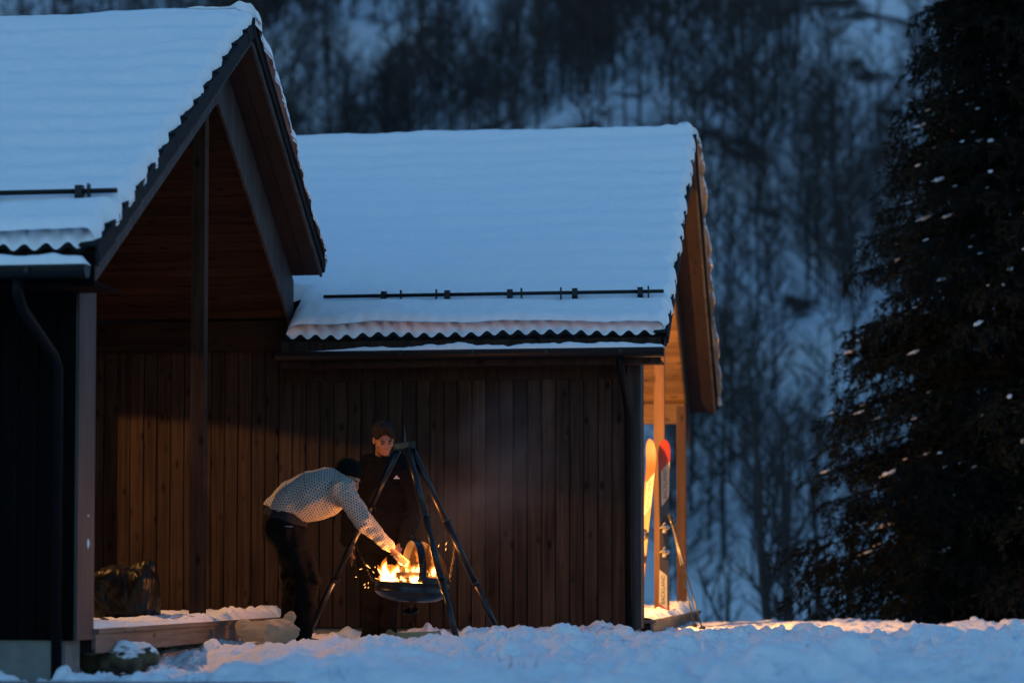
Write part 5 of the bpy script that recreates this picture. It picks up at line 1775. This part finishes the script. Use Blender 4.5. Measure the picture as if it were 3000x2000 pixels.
# sweater
tors = [Bp(815, 1497), Bp(860, 1468), Bp(915, 1449), Bp(965, 1436), Bp(1003, 1428)]
trad = [.125, .150, .172, .165, .118]
slN = [shN, elN, wrN]; srN = [.086, .074, .043]
slF = [shF, elF, wrF]; srF = [.084, .070, .045]
HEM = unit(Bp(877, 1411) - Bp(838, 1503))
def f_torso(P):
    d = np.full(len(P), 9.0)
    for i in range(4):
        d = smin(d, seg(P, tors[i], tors[i + 1], trad[i], trad[i + 1], (CF, .86)), .05)
    # sag of the hem and of the front of the sweater
    d = smin(d, seg(P, Bp(893, 1500), Bp(955, 1478), .075, .09, (CF, .8)), .05)
    return d
def f_slv(P, c, r_):
    return smin(seg(P, c[0], c[1], r_[0], r_[1]), seg(P, c[1], c[2], r_[1], r_[2]), .02)
fold_d = unit(Bp(1140, 1600) - Bp(1000, 1436))
def f_sweater(P):
    d = smin(f_torso(P), f_slv(P, slN, srN), .07)
    d = smin(d, f_slv(P, slF, srF), .06)
    # open hem at the hips, open cuff, open neck
    d = smax(d, -((P - Bp(838, 1503)) @ HEM), .012)
    d = smax(d, -seg(P, hcB - A3(UP) * .02, nk, .07, .05), .01)
    return d + .005 * wob(P, .12, 71) + .0028 * wob(P, .05, 72) + .004 * np.sin((P - wrN) @ fold_d * 95) * np.clip(1 - np.linalg.norm(P - wrN, axis=1) / .16, 0, 1)
v, q = mesh_sdf(f_sweater, tors + slN + slF, .20, .0085)
dt, dn, df = f_torso(v), f_slv(v, slN, srN), f_slv(v, slF, srF)
uv = np.zeros((len(v), 2))
def chain_uv(P, pts, rad):
    best = np.full(len(P), 9e9); out = np.zeros((len(P), 2)); acc = 0.0
    for i in range(len(pts) - 1):
        a, b_ = A3(pts[i]), A3(pts[i + 1]); ab = b_ - a; Lg = np.linalg.norm(ab); d_ = ab / Lg
        t = (P - a) @ d_; tc = np.clip(t, 0, Lg)
        w_ = P - a - np.outer(tc, d_); dist = np.linalg.norm(w_, axis=1)
        s_ = np.cross(d_, cf); s_ /= np.linalg.norm(s_); u_ = np.cross(s_, d_)
        ang = np.arctan2(w_ @ s_, -(w_ @ u_) if False else w_ @ cf)
        mk = dist < best
        out[mk, 0] = ang[mk] * rad; out[mk, 1] = (acc + np.where(i == 0, t, np.maximum(t, 0)))[mk]
        best[mk] = dist[mk]; acc += Lg
    return out
arm = (dn < dt + .004)
armF = (df < dt) & (df < dn)
uv = chain_uv(v, tors, .165)
uva = chain_uv(v, slN, .075); uvf = chain_uv(v, slF, .075)
uv[arm] = uva[arm]; uv[armF] = uvf[armF]
obj('sweater', mesh('sweater', v, q, M['knit'], True, uv), pb)
# charcoal shirt hem under the sweater
def f_shirt(P):
    d = smin(seg(P, Bp(842, 1495), Bp(836, 1530), .134, .146, (CF, .82)), seg(P, Bp(812, 1500), Bp(800, 1530), .10, .095, (CF, .8)), .03)
    d = smin(d, seg(P, Bp(868, 1512), Bp(878, 1532), .075, .06, (CF, .7)), .03)
    d = smax(d, (P - Bp(845, 1485)) @ HEM, .012)
    return smax(d, -((P - Bp(836, 1532)) @ HEM), .012) + .004 * wob(P, .07, 74)
v = mesh_sdf(f_shirt, [Bp(800, 1480), Bp(890, 1540)], .22, .010)
obj('shirt_hem', mesh('shirt_hem', *v, M['grey_shirt'], True), pb)
def f_trB(P):
    d = ell(P, Bp(826, 1545), (.150, .185, .135))
    d = smin(d, ell(P, Bp(858, 1545), (.115, .17, .11)), .05)
    for k, a, dy, r in ((kN, aN, -.085, 1.06), (kF, aF, .085, .98)):
        hp = Bp(838, 1556, dy)
        d = smin(d, seg(P, hp, k, .118 * r, .088 * r), .04)
        d = smin(d, seg(P, k, a, .088 * r, .072 * r), .025)
    d = smax(d, (P - Bp(838, 1519)) @ HEM, .012)
    folds = .006 * np.sin(P[:, 2] * 55 + 5 * np.sin(P @ cr * 9)) * np.exp(-((P[:, 2] - kN[2]) / .14) ** 2)
    return d + folds + .009 * wob(P * np.array([1, 1, .7]), .14, 81) + .004 * wob(P, .05, 82)
v = mesh_sdf(f_trB, [Bp(770, 1500), Bp(920, 1500), kN, kF, aN, aF], .2, .0105)
tro = obj('trousers', mesh('trousers', *v, M['black_cloth'], True), pb)
me = text_mesh('norrøna', 0.019, M['logo'])
o = obj('trouser_print', me, tro, Vector(Bp(846, 1541, -.208)))
o.rotation_euler = Matrix((CR, UP, -CF)).transposed().to_euler()
for a in (aN, aF):
    fdir = cr * .96 - cf * .2
    f_ = lambda P: smax(smin(seg(P, a - A3(UP) * .035 - cr * .03, a - A3(UP) * .055 + fdir * .17, .056, .042), seg(P, a + A3(UP) * .05, a - A3(UP) * .03, .06, .058), .03), (a[2] - .095) - P[:, 2], .008)
    v = mesh_sdf(f_, [a, a + fdir * .17], .13, .01)
    obj('boot', mesh('boot', *v, M['boot'], True), pb)
# the stick being put on the fire
hp = wrN + hdN * .10
log('firewood_log', 'pale split stick held by the bending person over the flames', Vector(hp) - CR * .02 + UP * .01, Vector(A3(at(1192, 1652, BY - .05))), 0.036, M['split_wood'], 21, True)
